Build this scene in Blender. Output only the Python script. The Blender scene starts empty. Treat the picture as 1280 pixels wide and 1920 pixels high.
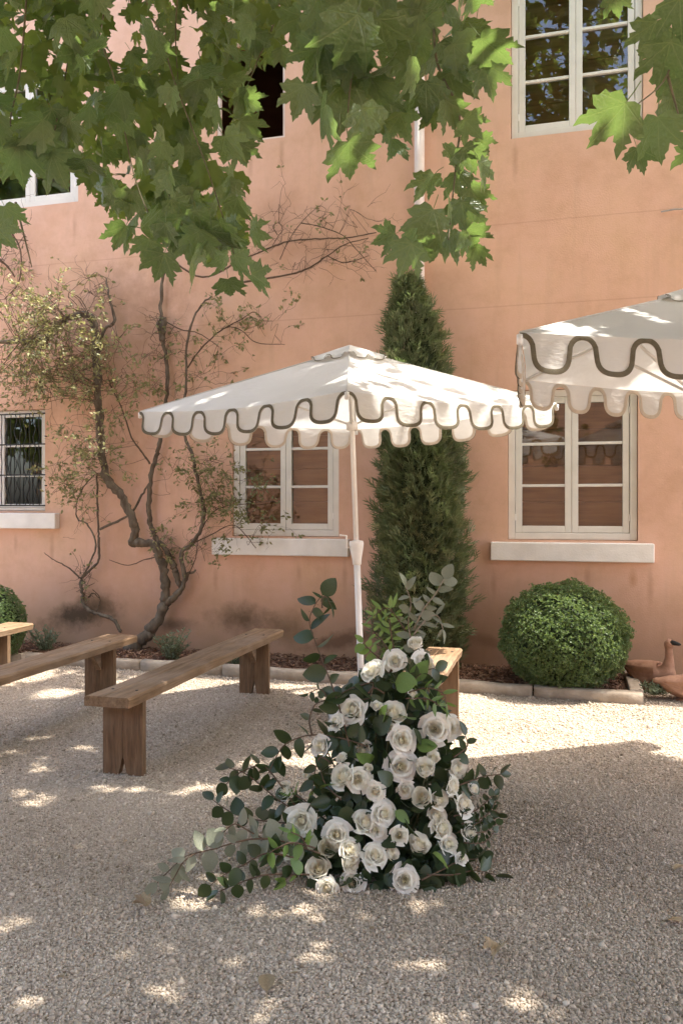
import bpy, math, random
import numpy as np
from mathutils import Vector, Matrix, geometry as mgeo

random.seed(7); rng = np.random.default_rng(7)
S = bpy.context.scene; C = S.collection
R = math.radians
F = 1560.0; HZ = 950.0; CH = 1.55            # focal length and horizon row of the photograph in pixels, eye height in metres
# ------------------------------------------------------------------ camera, sky, sun, exposure
cam = bpy.data.cameras.new('camera'); camo = bpy.data.objects.new('camera', cam); C.objects.link(camo)
camo.location = (0, 0, CH); camo.rotation_euler = (R(90), 0, 0)
cam.sensor_fit = 'VERTICAL'; cam.sensor_height = 36; cam.sensor_width = 24
cam.lens = F / 1920 * 36; cam.shift_y = -(960 - HZ) / 1920; cam.clip_end = 2000; cam.clip_start = 0.05
S.camera = camo
TH = R(15.5)                                   # the house front turns away to the left by this angle
U = Vector((math.cos(TH), -math.sin(TH), 0)); NI = Vector((math.sin(TH), math.cos(TH), 0))
W0 = Vector((2.65, 7.5, 0))
SUN = U * 0.40 + NI * 0.110 + Vector((0, 0, 0.906)); SUN.normalize()
KX, KY = SUN.x / SUN.z, SUN.y / SUN.z          # shadow shift per metre of height
w = bpy.data.worlds.new('World'); S.world = w; w.use_nodes = True
nt = w.node_tree; bg = nt.nodes['Background']
sky = nt.nodes.new('ShaderNodeTexSky'); sky.sky_type = 'NISHITA'; sky.sun_disc = False
sky.sun_elevation = math.asin(SUN.z); sky.sun_rotation = math.atan2(SUN.x, SUN.y)
sky.dust_density = 4.2; sky.air_density = 1.0; sky.ozone_density = 0.6
nt.links.new(sky.outputs[0], bg.inputs[0]); bg.inputs[1].default_value = 0.15
sun = bpy.data.lights.new('sun', 'SUN'); suno = bpy.data.objects.new('sun', sun); C.objects.link(suno)
sun.energy = 2.3; sun.angle = R(0.55); sun.color = (1.0, 0.95, 0.87)
suno.rotation_euler = SUN.to_track_quat('Z', 'Y').to_euler(); suno.location = SUN * 30
S.view_settings.view_transform = 'Standard'; S.view_settings.look = 'None'; S.view_settings.gamma = 1
S.view_settings.use_curve_mapping = False
S.view_settings.exposure = 2.62
S.render.engine = 'CYCLES'
S.cycles.use_denoising = True; S.cycles.max_bounces = 10; S.cycles.diffuse_bounces = 5
S.cycles.transparent_max_bounces = 16; S.cycles.transmission_bounces = 6; S.cycles.glossy_bounces = 3
S.cycles.caustics_reflective = False; S.cycles.caustics_refractive = False

# ------------------------------------------------------------------ pixel helpers (a direction; the depth is always given)
def P(px, py, d): return Vector(((px - 640) / F * d, d, CH - (py - HZ) / F * d))
def G(px, py, z=0.0):
    d = F * (CH - z) / (py - HZ); return P(px, py, d)
def WL(px, py, n=0.0):
    """where the pixel's ray meets the plane n metres in front of the house wall -> (s along wall, z)"""
    dr = Vector(((px - 640) / F, 1, -(py - HZ) / F)); o = Vector((0, 0, CH))
    t = ((W0 - NI * n) - o).dot(NI) / dr.dot(NI)
    p = o + dr * t; return (p - W0).dot(U), p.z
def WP(px, py, n=0.0):
    s, z = WL(px, py, n); return W0 + U * s - NI * n + Vector((0, 0, z))

# ------------------------------------------------------------------ mesh helpers
class MB:
    def __init__(self): self.v = []; self.f = []
    def box(self, a, b, M=None):
        x0, y0, z0 = a; x1, y1, z1 = b; n = len(self.v)
        vs = [Vector(p) for p in ((x0,y0,z0),(x1,y0,z0),(x1,y1,z0),(x0,y1,z0),(x0,y0,z1),(x1,y0,z1),(x1,y1,z1),(x0,y1,z1))]
        self.v += [M @ p if M else p for p in vs]
        self.f += [tuple(n + i for i in q) for q in ((0,3,2,1),(4,5,6,7),(0,1,5,4),(1,2,6,5),(2,3,7,6),(3,0,4,7))]
        return self
    def tube(self, pts, rad, sides=8, cap=True):
        pts = [Vector(p) for p in pts]; k = len(pts); n = len(self.v)
        if not hasattr(rad, '__len__'): rad = [rad] * k
        ref = None
        for i, p in enumerate(pts):
            t = (pts[min(i+1, k-1)] - pts[max(i-1, 0)])
            t = t.normalized() if t.length > 1e-9 else Vector((0,0,1))
            if ref is None:
                ref = t.orthogonal().normalized()
            ref = (ref - t * ref.dot(t)); ref = ref.normalized() if ref.length > 1e-6 else t.orthogonal().normalized()
            b = t.cross(ref)
            for j in range(sides):
                a = 2 * math.pi * j / sides
                self.v.append(p + (ref * math.cos(a) + b * math.sin(a)) * rad[i])
        for i in range(k - 1):
            for j in range(sides):
                j2 = (j + 1) % sides
                self.f.append((n+i*sides+j, n+i*sides+j2, n+(i+1)*sides+j2, n+(i+1)*sides+j))
        if cap:
            self.f.append(tuple(n + j for j in reversed(range(sides)))); self.f.append(tuple(n + (k-1)*sides + j for j in range(sides)))
        return self
    def lathe(self, prof, M=None, sides=20):
        n = len(self.v); k = len(prof)
        for r, z in prof:
            for j in range(sides):
                a = 2*math.pi*j/sides; p = Vector((r*math.cos(a), r*math.sin(a), z)); self.v.append(M @ p if M else p)
        for i in range(k-1):
            for j in range(sides):
                j2 = (j+1) % sides; self.f.append((n+i*sides+j, n+i*sides+j2, n+(i+1)*sides+j2, n+(i+1)*sides+j))
        self.f.append(tuple(n + j for j in reversed(range(sides)))); self.f.append(tuple(n+(k-1)*sides+j for j in range(sides)))
        return self
    def grid(self, fn, nu, nv):
        n = len(self.v)
        for i in range(nu+1):
            for j in range(nv+1): self.v.append(Vector(fn(i/nu, j/nv)))
        for i in range(nu):
            for j in range(nv):
                a = n + i*(nv+1) + j; self.f.append((a, a+nv+1, a+nv+2, a+1))
        return self
    def prism(self, poly, axis, t0, t1):
        """poly of 2D points extruded along axis 0/1/2 from t0 to t1"""
        n = len(self.v); k = len(poly)
        for t in (t0, t1):
            for a, b in poly:
                self.v.append(Vector((t,a,b)) if axis == 0 else Vector((a,t,b)) if axis == 1 else Vector((a,b,t)))
        self.f.append(tuple(range(n, n+k))[::-1]); self.f.append(tuple(range(n+k, n+2*k)))
        for i in range(k):
            j = (i+1) % k; self.f.append((n+i, n+j, n+k+j, n+k+i))
        return self
    def mesh(self, name, m, smooth=False):
        me = bpy.data.meshes.new(name); me.from_pydata([tuple(p) for p in self.v], [], self.f)
        me.materials.append(m)
        if smooth: me.polygons.foreach_set('use_smooth', [True]*len(me.polygons))
        me.update(); return me
    def build(self, name, m, parent=None, smooth=False, bevel=0.0):
        me = self.mesh(name, m, smooth)
        import bmesh
        b = bmesh.new(); b.from_mesh(me); bmesh.ops.recalc_face_normals(b, faces=b.faces); b.to_mesh(me); b.free()
        o = link(name, me, parent)
        if bevel:
            md = o.modifiers.new('bevel', 'BEVEL'); md.width = bevel; md.segments = 2; md.limit_method = 'ANGLE'; md.angle_limit = R(40)
        return o
def link(name, me, parent=None):
    o = bpy.data.objects.new(name, me); C.objects.link(o)
    if parent: o.parent = parent
    return o
def empty(name, loc=(0,0,0), rz=0.0):
    o = bpy.data.objects.new(name, None); C.objects.link(o); o.location = loc; o.rotation_euler = (0,0,rz); o.empty_display_size = .1
    return o
def tag(o, label, cat, group=None):
    o['label'] = label; o['category'] = cat
    if group: o['group'] = group
    return o
def npmesh(name, V, T, m, smooth=False, col=None):
    """triangle mesh from arrays; col: one value for each vertex stored as the attribute 'tone'"""
    V = np.ascontiguousarray(V, dtype=np.float32); T = np.ascontiguousarray(T, dtype=np.int32)
    me = bpy.data.meshes.new(name)
    me.vertices.add(len(V)); me.vertices.foreach_set('co', V.ravel())
    me.loops.add(T.size); me.loops.foreach_set('vertex_index', T.ravel())
    me.polygons.add(len(T)); me.polygons.foreach_set('loop_start', np.arange(0, T.size, 3, dtype=np.int32))
    if smooth: me.polygons.foreach_set('use_smooth', np.ones(len(T), dtype=bool))
    if col is not None:
        at = me.attributes.new('tone', 'FLOAT', 'POINT'); at.data.foreach_set('value', np.asarray(col, dtype=np.float32))
    me.materials.append(m); me.update(calc_edges=True); me.validate(); return me
def scatter(bv, bt, pos, rot, scl, tone=None):
    """copies of one little triangle mesh at N places -> arrays"""
    bv = np.asarray(bv, float); bt = np.asarray(bt); N = len(pos); k = len(bv)
    scl = np.asarray(scl, float)
    if scl.ndim == 1: scl = np.repeat(scl[:, None], 3, 1)
    V = np.einsum('nij,nkj->nki', rot, bv[None]*scl[:, None, :]) + np.asarray(pos)[:, None, :]
    T = bt[None] + (np.arange(N)*k)[:, None, None]
    tn = None if tone is None else np.repeat(np.asarray(tone), k)
    return V.reshape(-1, 3), T.reshape(-1, 3), tn
def basis(y, up=None, roll=None):
    """N rotation matrices whose second column runs along y; the third is as near 'up' as it can be"""
    y = np.asarray(y, float); y = y/np.linalg.norm(y, axis=1, keepdims=True)
    if up is None: up = rng.normal(size=y.shape)
    z = up - y*(up*y).sum(1, keepdims=True); z /= np.linalg.norm(z, axis=1, keepdims=True)+1e-9
    x = np.cross(y, z)
    if roll is not None:
        c, s = np.cos(roll)[:, None], np.sin(roll)[:, None]; x, z = x*c+z*s, z*c-x*s
    return np.stack([x, y, z], axis=2)
def rand_rot(n): return basis(rng.normal(size=(n, 3)))
def smooth_line(pts, per=5):
    pts = [Vector(p) for p in pts]; out = []
    for i in range(len(pts)-1):
        p0, p1, p2, p3 = pts[max(i-1,0)], pts[i], pts[i+1], pts[min(i+2, len(pts)-1)]
        for k in range(per):
            t = k/per
            out.append(.5*((2*p1)+(p2-p0)*t+(2*p0-5*p1+4*p2-p3)*t*t+(3*p1-p0-3*p2+p3)*t**3))
    out.append(pts[-1]); return out
def lerp_list(a, n): return [np.interp(i/(n-1), np.linspace(0,1,len(a)), a) for i in range(n)]

# ------------------------------------------------------------------ materials
class NM:
    def __init__(self, name):
        self.m = bpy.data.materials.new(name); self.m.use_nodes = True; self.t = self.m.node_tree
        self.b = self.t.nodes['Principled BSDF']; self.out = self.t.nodes['Material Output']
        self.b.inputs['Specular IOR Level'].default_value = 0.3
    def n(self, kind, **kw):
        x = self.t.nodes.new('ShaderNode'+kind)
        for k, v in kw.items(): setattr(x, k, v)
        return x
    def L(self, a, b): self.t.links.new(a, b)
    def coord(self, which='Object'): return self.n('TexCoord').outputs[which]
    def noise(self, vec, scale, detail=4, rough=.55, dim=None):
        x = self.n('TexNoise'); x.inputs['Scale'].default_value = scale; x.inputs['Detail'].default_value = detail; x.inputs['Roughness'].default_value = rough
        if vec is not None: self.L(vec, x.inputs['Vector'])
        return x.outputs['Fac']
    def vmul(self, vec, s):
        x = self.n('VectorMath', operation='MULTIPLY'); self.L(vec, x.inputs[0]); x.inputs[1].default_value = s; return x.outputs[0]
    def ramp(self, fac, stops):
        x = self.n('ValToRGB'); e = x.color_ramp.elements
        while len(e) < len(stops): e.new(.5)
        for i, (p, c) in enumerate(stops):
            e[i].position = p; e[i].color = (*c, 1) if hasattr(c, '__len__') else (c, c, c, 1)
        self.L(fac, x.inputs[0]); return x.outputs[0]
    def math(self, op, a, b=None, clamp=False):
        x = self.n('Math', operation=op); x.use_clamp = clamp
        for i, q in enumerate((a, b)):
            if q is None: continue
            if isinstance(q, (int, float)): x.inputs[i].default_value = q
            else: self.L(q, x.inputs[i])
        return x.outputs[0]
    def mix(self, fac, a, b, mode='MIX'):
        x = self.n('Mix', data_type='RGBA', blend_type=mode)
        for s, q in ((x.inputs[0], fac), (x.inputs[6], a), (x.inputs[7], b)):
            if isinstance(q, (int, float)): s.default_value = q
            elif isinstance(q, tuple): s.default_value = (*q, 1)
            else: self.L(q, s)
        return x.outputs[2]
    def color(self, c):
        if isinstance(c, tuple): self.b.inputs['Base Color'].default_value = (*c, 1)
        else: self.L(c, self.b.inputs['Base Color'])
    def rough(self, r):
        if isinstance(r, (int, float)): self.b.inputs['Roughness'].default_value = r
        else: self.L(r, self.b.inputs['Roughness'])
    def bump(self, h, strength=.3, dist=.01):
        x = self.n('Bump'); x.inputs['Strength'].default_value = strength; x.inputs['Distance'].default_value = dist
        self.L(h, x.inputs['Height']); self.L(x.outputs[0], self.b.inputs['Normal']); return x.outputs[0]
    def translucent(self, fac, col):
        """thin sheet: part of the light goes through"""
        tr = self.n('BsdfTranslucent'); mx = self.n('MixShader')
        if isinstance(col, tuple): tr.inputs[0].default_value = (*col, 1)
        else: self.L(col, tr.inputs[0])
        mx.inputs[0].default_value = fac
        self.L(self.b.outputs[0], mx.inputs[1]); self.L(tr.outputs[0], mx.inputs[2]); self.L(mx.outputs[0], self.out.inputs[0])
    def tone(self):
        a = self.n('Attribute'); a.attribute_name = 'tone'; return a.outputs['Fac']
    def rnd(self): return self.n('ObjectInfo').outputs['Random']
M = {}
def simple(key, c1, c2, scale, rough=.6, bump=.0, bscale=None, detail=4, stretch=None, trans=0, tcol=None, dist=.01):
    k = NM(key); v = k.coord()
    if stretch: v = k.vmul(v, stretch)
    f = k.noise(v, scale, detail)
    col = k.ramp(f, [(.3, c1), (.7, c2)]); k.color(col); k.rough(rough)
    if bump: k.bump(k.noise(v, bscale or scale*4, 5), bump, dist)
    if trans: k.translucent(trans, tcol or c2)
    M[key] = k.m; return k
simple('white_paint', (.64,.61,.55), (.72,.69,.63), 6, .5, .15, 40)
simple('white_metal', (.78,.74,.69), (.84,.81,.77), 8, .35)
simple('sill_stone', (.68,.65,.60), (.80,.77,.72), 5, .8, .3, 60)
simple('pipe_paint', (.66,.55,.48), (.74,.66,.60), 5, .45)
simple('dark_inside', (.012,.011,.010), (.02,.018,.016), 3, .9)
simple('iron', (.012,.012,.012), (.03,.028,.025), 20, .5)
simple('terracotta_clay', (.25,.13,.08), (.37,.21,.135), 14, .85, .3, 60)
simple('roof_tile', (.35,.14,.08), (.45,.22,.13), 3, .8)
simple('binding', (.58,.50,.41), (.66,.58,.49), 60, .9, .2, 300, trans=.25, tcol=(.6,.52,.42))
simple('trim', (.12,.10,.065), (.17,.145,.10), 60, .9, .3, 300, trans=.12, tcol=(.3,.26,.18))
simple('kerb_stone', (.27,.215,.16), (.43,.36,.28), 9, .9, .5, 50)
simple('cable', (.3,.28,.25), (.4,.38,.35), 30, .6)
simple('opposite_plaster', (.46,.26,.16), (.58,.34,.22), 2, .9, .3, 30)
simple('bark', (.07,.05,.034), (.18,.145,.105), 22, .9, .7, 60, stretch=(1,1,.35))
simple('plane_bark', (.22,.19,.14), (.42,.38,.29), 5, .85, .5, 20)
simple('twig', (.07,.045,.028), (.14,.09,.055), 30, .8)
simple('twig_pale', (.20,.15,.10), (.34,.27,.2), 30, .8)
simple('hang_twig', (.10,.085,.045), (.18,.15,.085), 30, .7)
simple('green_stem', (.07,.085,.035), (.13,.12,.06), 20, .6)
simple('foam', (.03,.05,.03), (.05,.07,.04), 30, .9)
# canvas
k = NM('canvas'); v = k.coord(); f = k.noise(v, 2.5, 5); col = k.ramp(f, [(.3, (.61,.595,.56)), (.7, (.68,.665,.635))])
k.color(col); k.rough(.85)
wv = k.math('ADD', k.noise(v, 5, 3), k.math('MULTIPLY', k.noise(k.vmul(v, (1,1,3)), 14, 3), .35)); k.bump(wv, .7, .02); k.translucent(.30, (.80,.77,.72)); M['canvas'] = k.m
# timber of the benches
k = NM('timber'); v = k.coord()
g1 = k.noise(k.vmul(v, (16, 1.2, 16)), 2.2, 7, .65); g2 = k.noise(k.vmul(v, (60, 2.5, 60)), 2, 4); g3 = k.noise(v, 3.0, 3)
col = k.ramp(g1, [(.25, (.095,.054,.027)), (.5, (.20,.122,.064)), (.75, (.32,.205,.118))])
col = k.mix(k.ramp(g3, [(.4, 0.0), (.7, .65)]), col, (.30,.215,.145))
col = k.mix(k.ramp(g2, [(.30, .55), (.45, 0.0)]), col, (.07,.042,.024)); k.color(col); k.rough(.75)
k.bump(k.math('ADD', g1, k.math('MULTIPLY', g2, .6)), .5, .006); M['timber'] = k.m
k = NM('timber_upright'); v = k.coord()
g1 = k.noise(k.vmul(v, (16, 16, 1.6)), 2.2, 7, .65); g2 = k.noise(k.vmul(v, (60, 60, 3)), 2, 4); g3 = k.noise(v, 4.0, 3)
col = k.ramp(g1, [(.25, (.075,.042,.021)), (.5, (.155,.09,.046)), (.75, (.25,.155,.088))])  # darker copy of the bench timber; shade on the legs is in the colour
col = k.mix(k.ramp(g3, [(.4, 0.0), (.7, .5)]), col, (.21,.145,.09))
col = k.mix(k.ramp(g2, [(.30, .55), (.45, 0.0)]), col, (.05,.03,.017)); k.color(col); k.rough(.75)
k.bump(k.math('ADD', g1, k.math('MULTIPLY', g2, .6)), .5, .006); M['timber_upright'] = k.m
k = NM('shutter_wood'); v = k.coord(); g1 = k.noise(k.vmul(v, (1.5, 14, 14)), 2, 6)
k.color(k.ramp(g1, [(.3, (.20,.092,.032)), (.7, (.33,.165,.062))])); k.rough(.6); M['shutter_wood'] = k.m
# glass: clear sheet that mirrors what stands in front of the house
k = NM('glass'); t = k.t; t.nodes.remove(k.b); tr = k.n('BsdfTransparent'); gl = k.n('BsdfGlossy'); fr = k.n('Fresnel'); mx = k.n('MixShader')
tr.inputs[0].default_value = (.9,.92,.9,1); gl.inputs['Roughness'].default_value = .004; fr.inputs[0].default_value = 1.6
nz = k.noise(k.coord(), 3.0, 2); bp = k.n('Bump'); bp.inputs['Strength'].default_value = .025; bp.inputs['Distance'].default_value = .02
k.L(nz, bp.inputs['Height']); k.L(bp.outputs[0], gl.inputs['Normal'])
k.L(k.math('ADD', k.math('MULTIPLY', fr.outputs[0], 1.3), .045, True), mx.inputs[0]); k.L(tr.outputs[0], mx.inputs[1]); k.L(gl.outputs[0], mx.inputs[2]); k.L(mx.outputs[0], k.out.inputs[0])
M['glass'] = k.m
# leaves
def leaf_mat(key, top, top2, under, trans, tcol, rough=.45, veins=False, use_tone=False, spec=.35):
    k = NM(key); k.b.inputs['Specular IOR Level'].default_value = spec
    fac = k.tone() if use_tone else k.rnd()
    col = k.mix(fac, top, top2)
    v = k.coord()
    col = k.mix(k.ramp(k.noise(v, 18, 3), [(.35, 0.0), (.7, .35)]), col, tuple(min(1, c*1.5) for c in top2))
    if veins:
        sp = k.n('SeparateXYZ'); k.L(v, sp.inputs[0]); x, y = k.math('ABSOLUTE', sp.outputs[0]), sp.outputs[1]
        best = x
        for ang in (40, 78):
            a = R(ang); best = k.math('MINIMUM', best, k.math('ABSOLUTE', k.math('SUBTRACT', k.math('MULTIPLY', x, math.cos(a)), k.math('MULTIPLY', k.math('SUBTRACT', y, .06), math.sin(a)))))
        line = k.ramp(best, [(.003, .38), (.016, 0.0)])
        col = k.mix(line, col, (.26,.30,.12))
        # finer veins
        wv = k.math('ABSOLUTE', k.math('SINE', k.math('MULTIPLY', k.math('ADD', k.math('MULTIPLY', x, 1.0), k.math('MULTIPLY', y, -1.0)), 42)))
        col = k.mix(k.ramp(wv, [(.03, .10), (.16, 0.0)]), col, (.2,.24,.09))
        k.bump(k.math('ADD', k.math('MULTIPLY', line, -1), k.math('MULTIPLY', k.noise(v, 9, 3), .8)), .4, .05)
    geo = k.n('NewGeometry')
    col = k.mix(geo.outputs['Backfacing'], col, k.mix(fac, under, tuple(c*.8 for c in under)))
    k.color(col); k.rough(rough); k.translucent(trans, tcol); M[key] = k.m
leaf_mat('plane_leaf', (.048,.086,.030), (.120,.162,.062), (.19,.205,.135), .32, (.25,.38,.08), .31, True, spec=.55)
leaf_mat('plane_crown', (.055,.095,.026), (.10,.145,.04), (.14,.175,.09), .42, (.30,.40,.07), .5, use_tone=True)
leaf_mat('dark_leaf', (.015,.027,.010), (.038,.055,.019), (.085,.10,.055), .10, (.14,.21,.05), .36)
leaf_mat('pale_leaf', (.105,.115,.075), (.23,.23,.17), (.24,.24,.175), .2, (.35,.38,.22), .6)
leaf_mat('fresh_leaf', (.085,.15,.040), (.14,.21,.06), (.17,.24,.10), .3, (.35,.5,.1), .45)
leaf_mat('fill_leaf', (.014,.028,.012), (.042,.065,.028), (.08,.10,.055), .12, (.16,.24,.06), .4, use_tone=True)
leaf_mat('box_leaf', (.070,.098,.046), (.20,.225,.115), (.10,.15,.06), .25, (.3,.42,.1), .4, use_tone=True)
leaf_mat('cypress_leaf', (.075,.098,.046), (.26,.26,.145), (.15,.18,.095), .28, (.2,.28,.08), .6, use_tone=True)
leaf_mat('vine_leaf', (.050,.066,.028), (.30,.28,.13), (.16,.17,.09), .3, (.45,.42,.15), .55, use_tone=True)
leaf_mat('herb_leaf', (.075,.11,.060), (.17,.20,.125), (.16,.19,.12), .2, (.3,.36,.18), .6, use_tone=True)
leaf_mat('dry_leaf', (.22,.16,.09), (.34,.25,.15), (.30,.24,.16), .1, (.4,.3,.15), .7)
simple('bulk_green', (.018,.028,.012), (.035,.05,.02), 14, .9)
# rose petals
k = NM('petal'); k.b.inputs['Specular IOR Level'].default_value = .2; r = k.rnd()
k.color(k.mix(r, (.87,.84,.74), (.90,.86,.79))); k.rough(.6); k.translucent(.42, (.92,.89,.79)); M['petal'] = k.m
k = NM('petal_heart'); k.b.inputs['Specular IOR Level'].default_value = .2
k.color(k.mix(k.rnd(), (.86,.82,.68), (.88,.81,.68))); k.rough(.6); k.translucent(.5, (.9,.85,.68)); M['petal_heart'] = k.m
# gravel
k = NM('gravel_stone'); tn = k.tone()
k.color(k.ramp(tn, [(0, (.18,.135,.088)), (.35, (.385,.31,.235)), (.7, (.515,.425,.33)), (1, (.67,.57,.46))])); k.rough(.9); M['gravel_stone'] = k.m
k = NM('gravel_ground'); v = k.coord()
vo = k.n('TexVoronoi'); vo.inputs['Scale'].default_value = 115; k.L(v, vo.inputs['Vector'])
sp = k.n('SeparateColor'); k.L(vo.outputs['Color'], sp.inputs[0])
col = k.ramp(sp.outputs[0], [(0, (.18,.135,.088)), (.35, (.375,.30,.23)), (.7, (.505,.415,.325)), (1, (.63,.54,.435))])
big = k.noise(v, .9, 4); col = k.mix(k.ramp(big, [(.35, .25), (.65, 0.0)]), col, (.27,.23,.18)); k.color(col); k.rough(.95)
k.bump(vo.outputs['Distance'], .9, .012); k.b.inputs['Specular IOR Level'].default_value = .1; M['gravel_ground'] = k.m
simple('mulch_soil', (.055,.03,.018), (.11,.06,.036), 30, .95, .8, 60)
k = NM('mulch_chip'); k.color(k.ramp(k.tone(), [(0, (.09,.042,.024)), (.5, (.20,.10,.058)), (1, (.34,.21,.135))])); k.rough(.9); M['mulch_chip'] = k.m

# ------------------------------------------------------------------ the house wall's plaster: limewash blotches, damp, stains, dark patches, tree shade painted in at left, hairline joints
ZS = [WL(1090, 407)[1], WL(600, 596)[1]]
k = NM('terracotta_plaster'); v = k.coord(); sp = k.n('SeparateXYZ'); k.L(v, sp.inputs[0]); X, Z = sp.outputs[0], sp.outputs[2]
n1 = k.noise(v, .9, 6, .6); n2 = k.noise(v, 2.6, 8, .72); n3 = k.noise(k.vmul(v, (5, 1, .5)), 1.4, 5)
col = k.ramp(n1, [(.3, (.58,.35,.245)), (.5, (.66,.415,.305)), (.7, (.65,.42,.285))])
col = k.mix(k.ramp(n2, [(.34, .6), (.52, 0.0)]), col, (.54,.335,.22))
col = k.mix(k.ramp(n2, [(.52, 0.0), (.70, .5)]), col, (.71,.46,.365))
col = k.mix(k.ramp(n3, [(.56, 0.0), (.75, .38)]), col, (.49,.325,.225))
n4 = k.noise(v, 6, 5, .7)
# damp rising from the ground
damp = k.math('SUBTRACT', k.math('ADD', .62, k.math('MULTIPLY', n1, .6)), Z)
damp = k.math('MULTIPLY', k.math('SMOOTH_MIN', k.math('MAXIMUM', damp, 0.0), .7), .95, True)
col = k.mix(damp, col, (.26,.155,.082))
def blob(px, py, rs, rz, strength, c, soft=.9, skew=0.0):
    global col
    s0, z0 = WL(px, py)
    dz = k.math('SUBTRACT', Z, z0); dx = k.math('SUBTRACT', X, s0)
    dz = k.math('SUBTRACT', dz, k.math('MULTIPLY', dx, skew))
    dx, dz = k.math('DIVIDE', dx, rs), k.math('DIVIDE', dz, rz)
    d = k.math('SQRT', k.math('ADD', k.math('MULTIPLY', dx, dx), k.math('MULTIPLY', dz, dz)))
    d = k.math('ADD', d, k.math('MULTIPLY', k.math('SUBTRACT', n4, .5), 1.3))
    col = k.mix(k.ramp(d, [(max(0.0, 1-soft), strength), (1.0, 0.0)]), col, c)
blob(150, 1152, .52, .20, .9, (.065,.045,.027), .75, .22)  # uneven dark patches low on the wall
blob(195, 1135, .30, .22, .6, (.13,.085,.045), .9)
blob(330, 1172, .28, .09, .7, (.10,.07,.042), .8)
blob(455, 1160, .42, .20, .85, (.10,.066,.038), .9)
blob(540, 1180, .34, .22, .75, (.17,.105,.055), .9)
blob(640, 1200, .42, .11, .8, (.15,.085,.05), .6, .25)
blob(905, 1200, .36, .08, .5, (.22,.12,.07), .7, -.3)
blob(150, 700, 1.9, 1.5, .5, (.36,.195,.10), .95); blob(230, 640, .9, .9, .4, (.25,.155,.09), .9)  # broad brown tint: tree shade on the left wall put into the colour
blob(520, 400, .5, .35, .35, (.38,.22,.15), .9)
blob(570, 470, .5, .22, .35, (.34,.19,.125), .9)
blob(1185, 1085, .05, .10, .5, (.40,.2,.08), .9)
for bx, by, bl in ((404,1085,.16),(646,1080,.22),(560,1075,.10),(925,1095,.20),(1218,1098,.24),(1100,1085,.12),(98,1030,.2),(30,1020,.12),(965,300,.25),(1195,270,.22),(470,300,.3),(528,290,.2),(140,430,.2)): blob(bx, by, .035, bl, .42, (.36,.21,.13), .95)
for z in ZS:
    d = k.math('ABSOLUTE', k.math('SUBTRACT', Z, k.math('ADD', z-.012, k.math('MULTIPLY', n1, .024))))
    col = k.mix(k.ramp(d, [(.003, .22), (.008, 0.0)]), col, (.30,.15,.095))
k.color(col); k.rough(.93); k.b.inputs['Specular IOR Level'].default_value = .15
hb = k.math('ADD', k.math('MULTIPLY', n4, .6), k.noise(v, 70, 3)); k.bump(hb, .35, .006); M['plaster'] = k.m

# ------------------------------------------------------------------ house
HH = 7.45; SX0, SX1 = -10.0, 7.0; HD = 6.0
house = empty('house', W0, -TH)
tag(house, 'terracotta plastered two storey house with white casement windows', 'house')
def rect(l, t, r_, b, n=0.0):
    cx = (l+r_)/2; cy = (t+b)/2
    return WL(l, cy, n)[0], WL(r_, cy, n)[0], WL(cx, b, n)[1], WL(cx, t, n)[1]
LW = -10.0
r_ll = rect(-85, 770, 85, 958); r_lm = rect(435, 748, 635, 1006); r_lr = rect(951, 728, 1195, 1013)
r_ur = rect(957, -60, 1205, 246); r_ul = rect(-40, 140, 147, 388); r_um = rect(405, 70, 534, 265)
holes = [r_ll, r_lm, r_lr, r_ur, r_ul, r_um]
xs = sorted({SX0, SX1, *[h[0] for h in holes], *[h[1] for h in holes]}); zs = sorted({-.2, HH, *[h[2] for h in holes], *[h[3] for h in holes]})
mb = MB()
for a, b in zip(xs, xs[1:]):
    for c, d in zip(zs, zs[1:]):
        mx, mz = (a+b)/2, (c+d)/2
        if any(h[0] < mx < h[1] and h[2] < mz < h[3] for h in holes): continue
        n = len(mb.v); mb.v += [Vector((a,0,c)), Vector((b,0,c)), Vector((b,0,d)), Vector((a,0,d))]; mb.f.append((n,n+1,n+2,n+3))
RV = .16
for h in holes:
    a, b, c, d = h; n = len(mb.v)
    mb.v += [Vector(p) for p in ((a,0,c),(b,0,c),(b,0,d),(a,0,d),(a,RV,c),(b,RV,c),(b,RV,d),(a,RV,d))]
    mb.f += [(n,n+4,n+5,n+1),(n+1,n+5,n+6,n+2),(n+2,n+6,n+7,n+3),(n+3,n+7,n+4,n)]
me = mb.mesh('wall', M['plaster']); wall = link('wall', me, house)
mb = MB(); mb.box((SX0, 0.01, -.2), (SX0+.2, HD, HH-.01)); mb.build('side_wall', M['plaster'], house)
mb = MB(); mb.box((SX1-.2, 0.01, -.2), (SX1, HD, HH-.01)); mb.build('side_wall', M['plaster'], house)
mb = MB(); mb.box((SX0+.2, HD-.2, -.2), (SX1-.2, HD, HH-.01)); mb.build('back_wall', M['plaster'], house)
mb = MB(); mb.box((SX0+.2, .3, 3.28), (SX1-.2, HD-.2, 3.4)); mb.build('upper_floor', M['dark_inside'], house)
mb = MB(); mb.prism([(-.10, HH), (HD+.2, HH), (HD/2, HH+1.1)], 0, SX0-.1, SX1+.1); mb.build('roof', M['roof_tile'], house)

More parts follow.
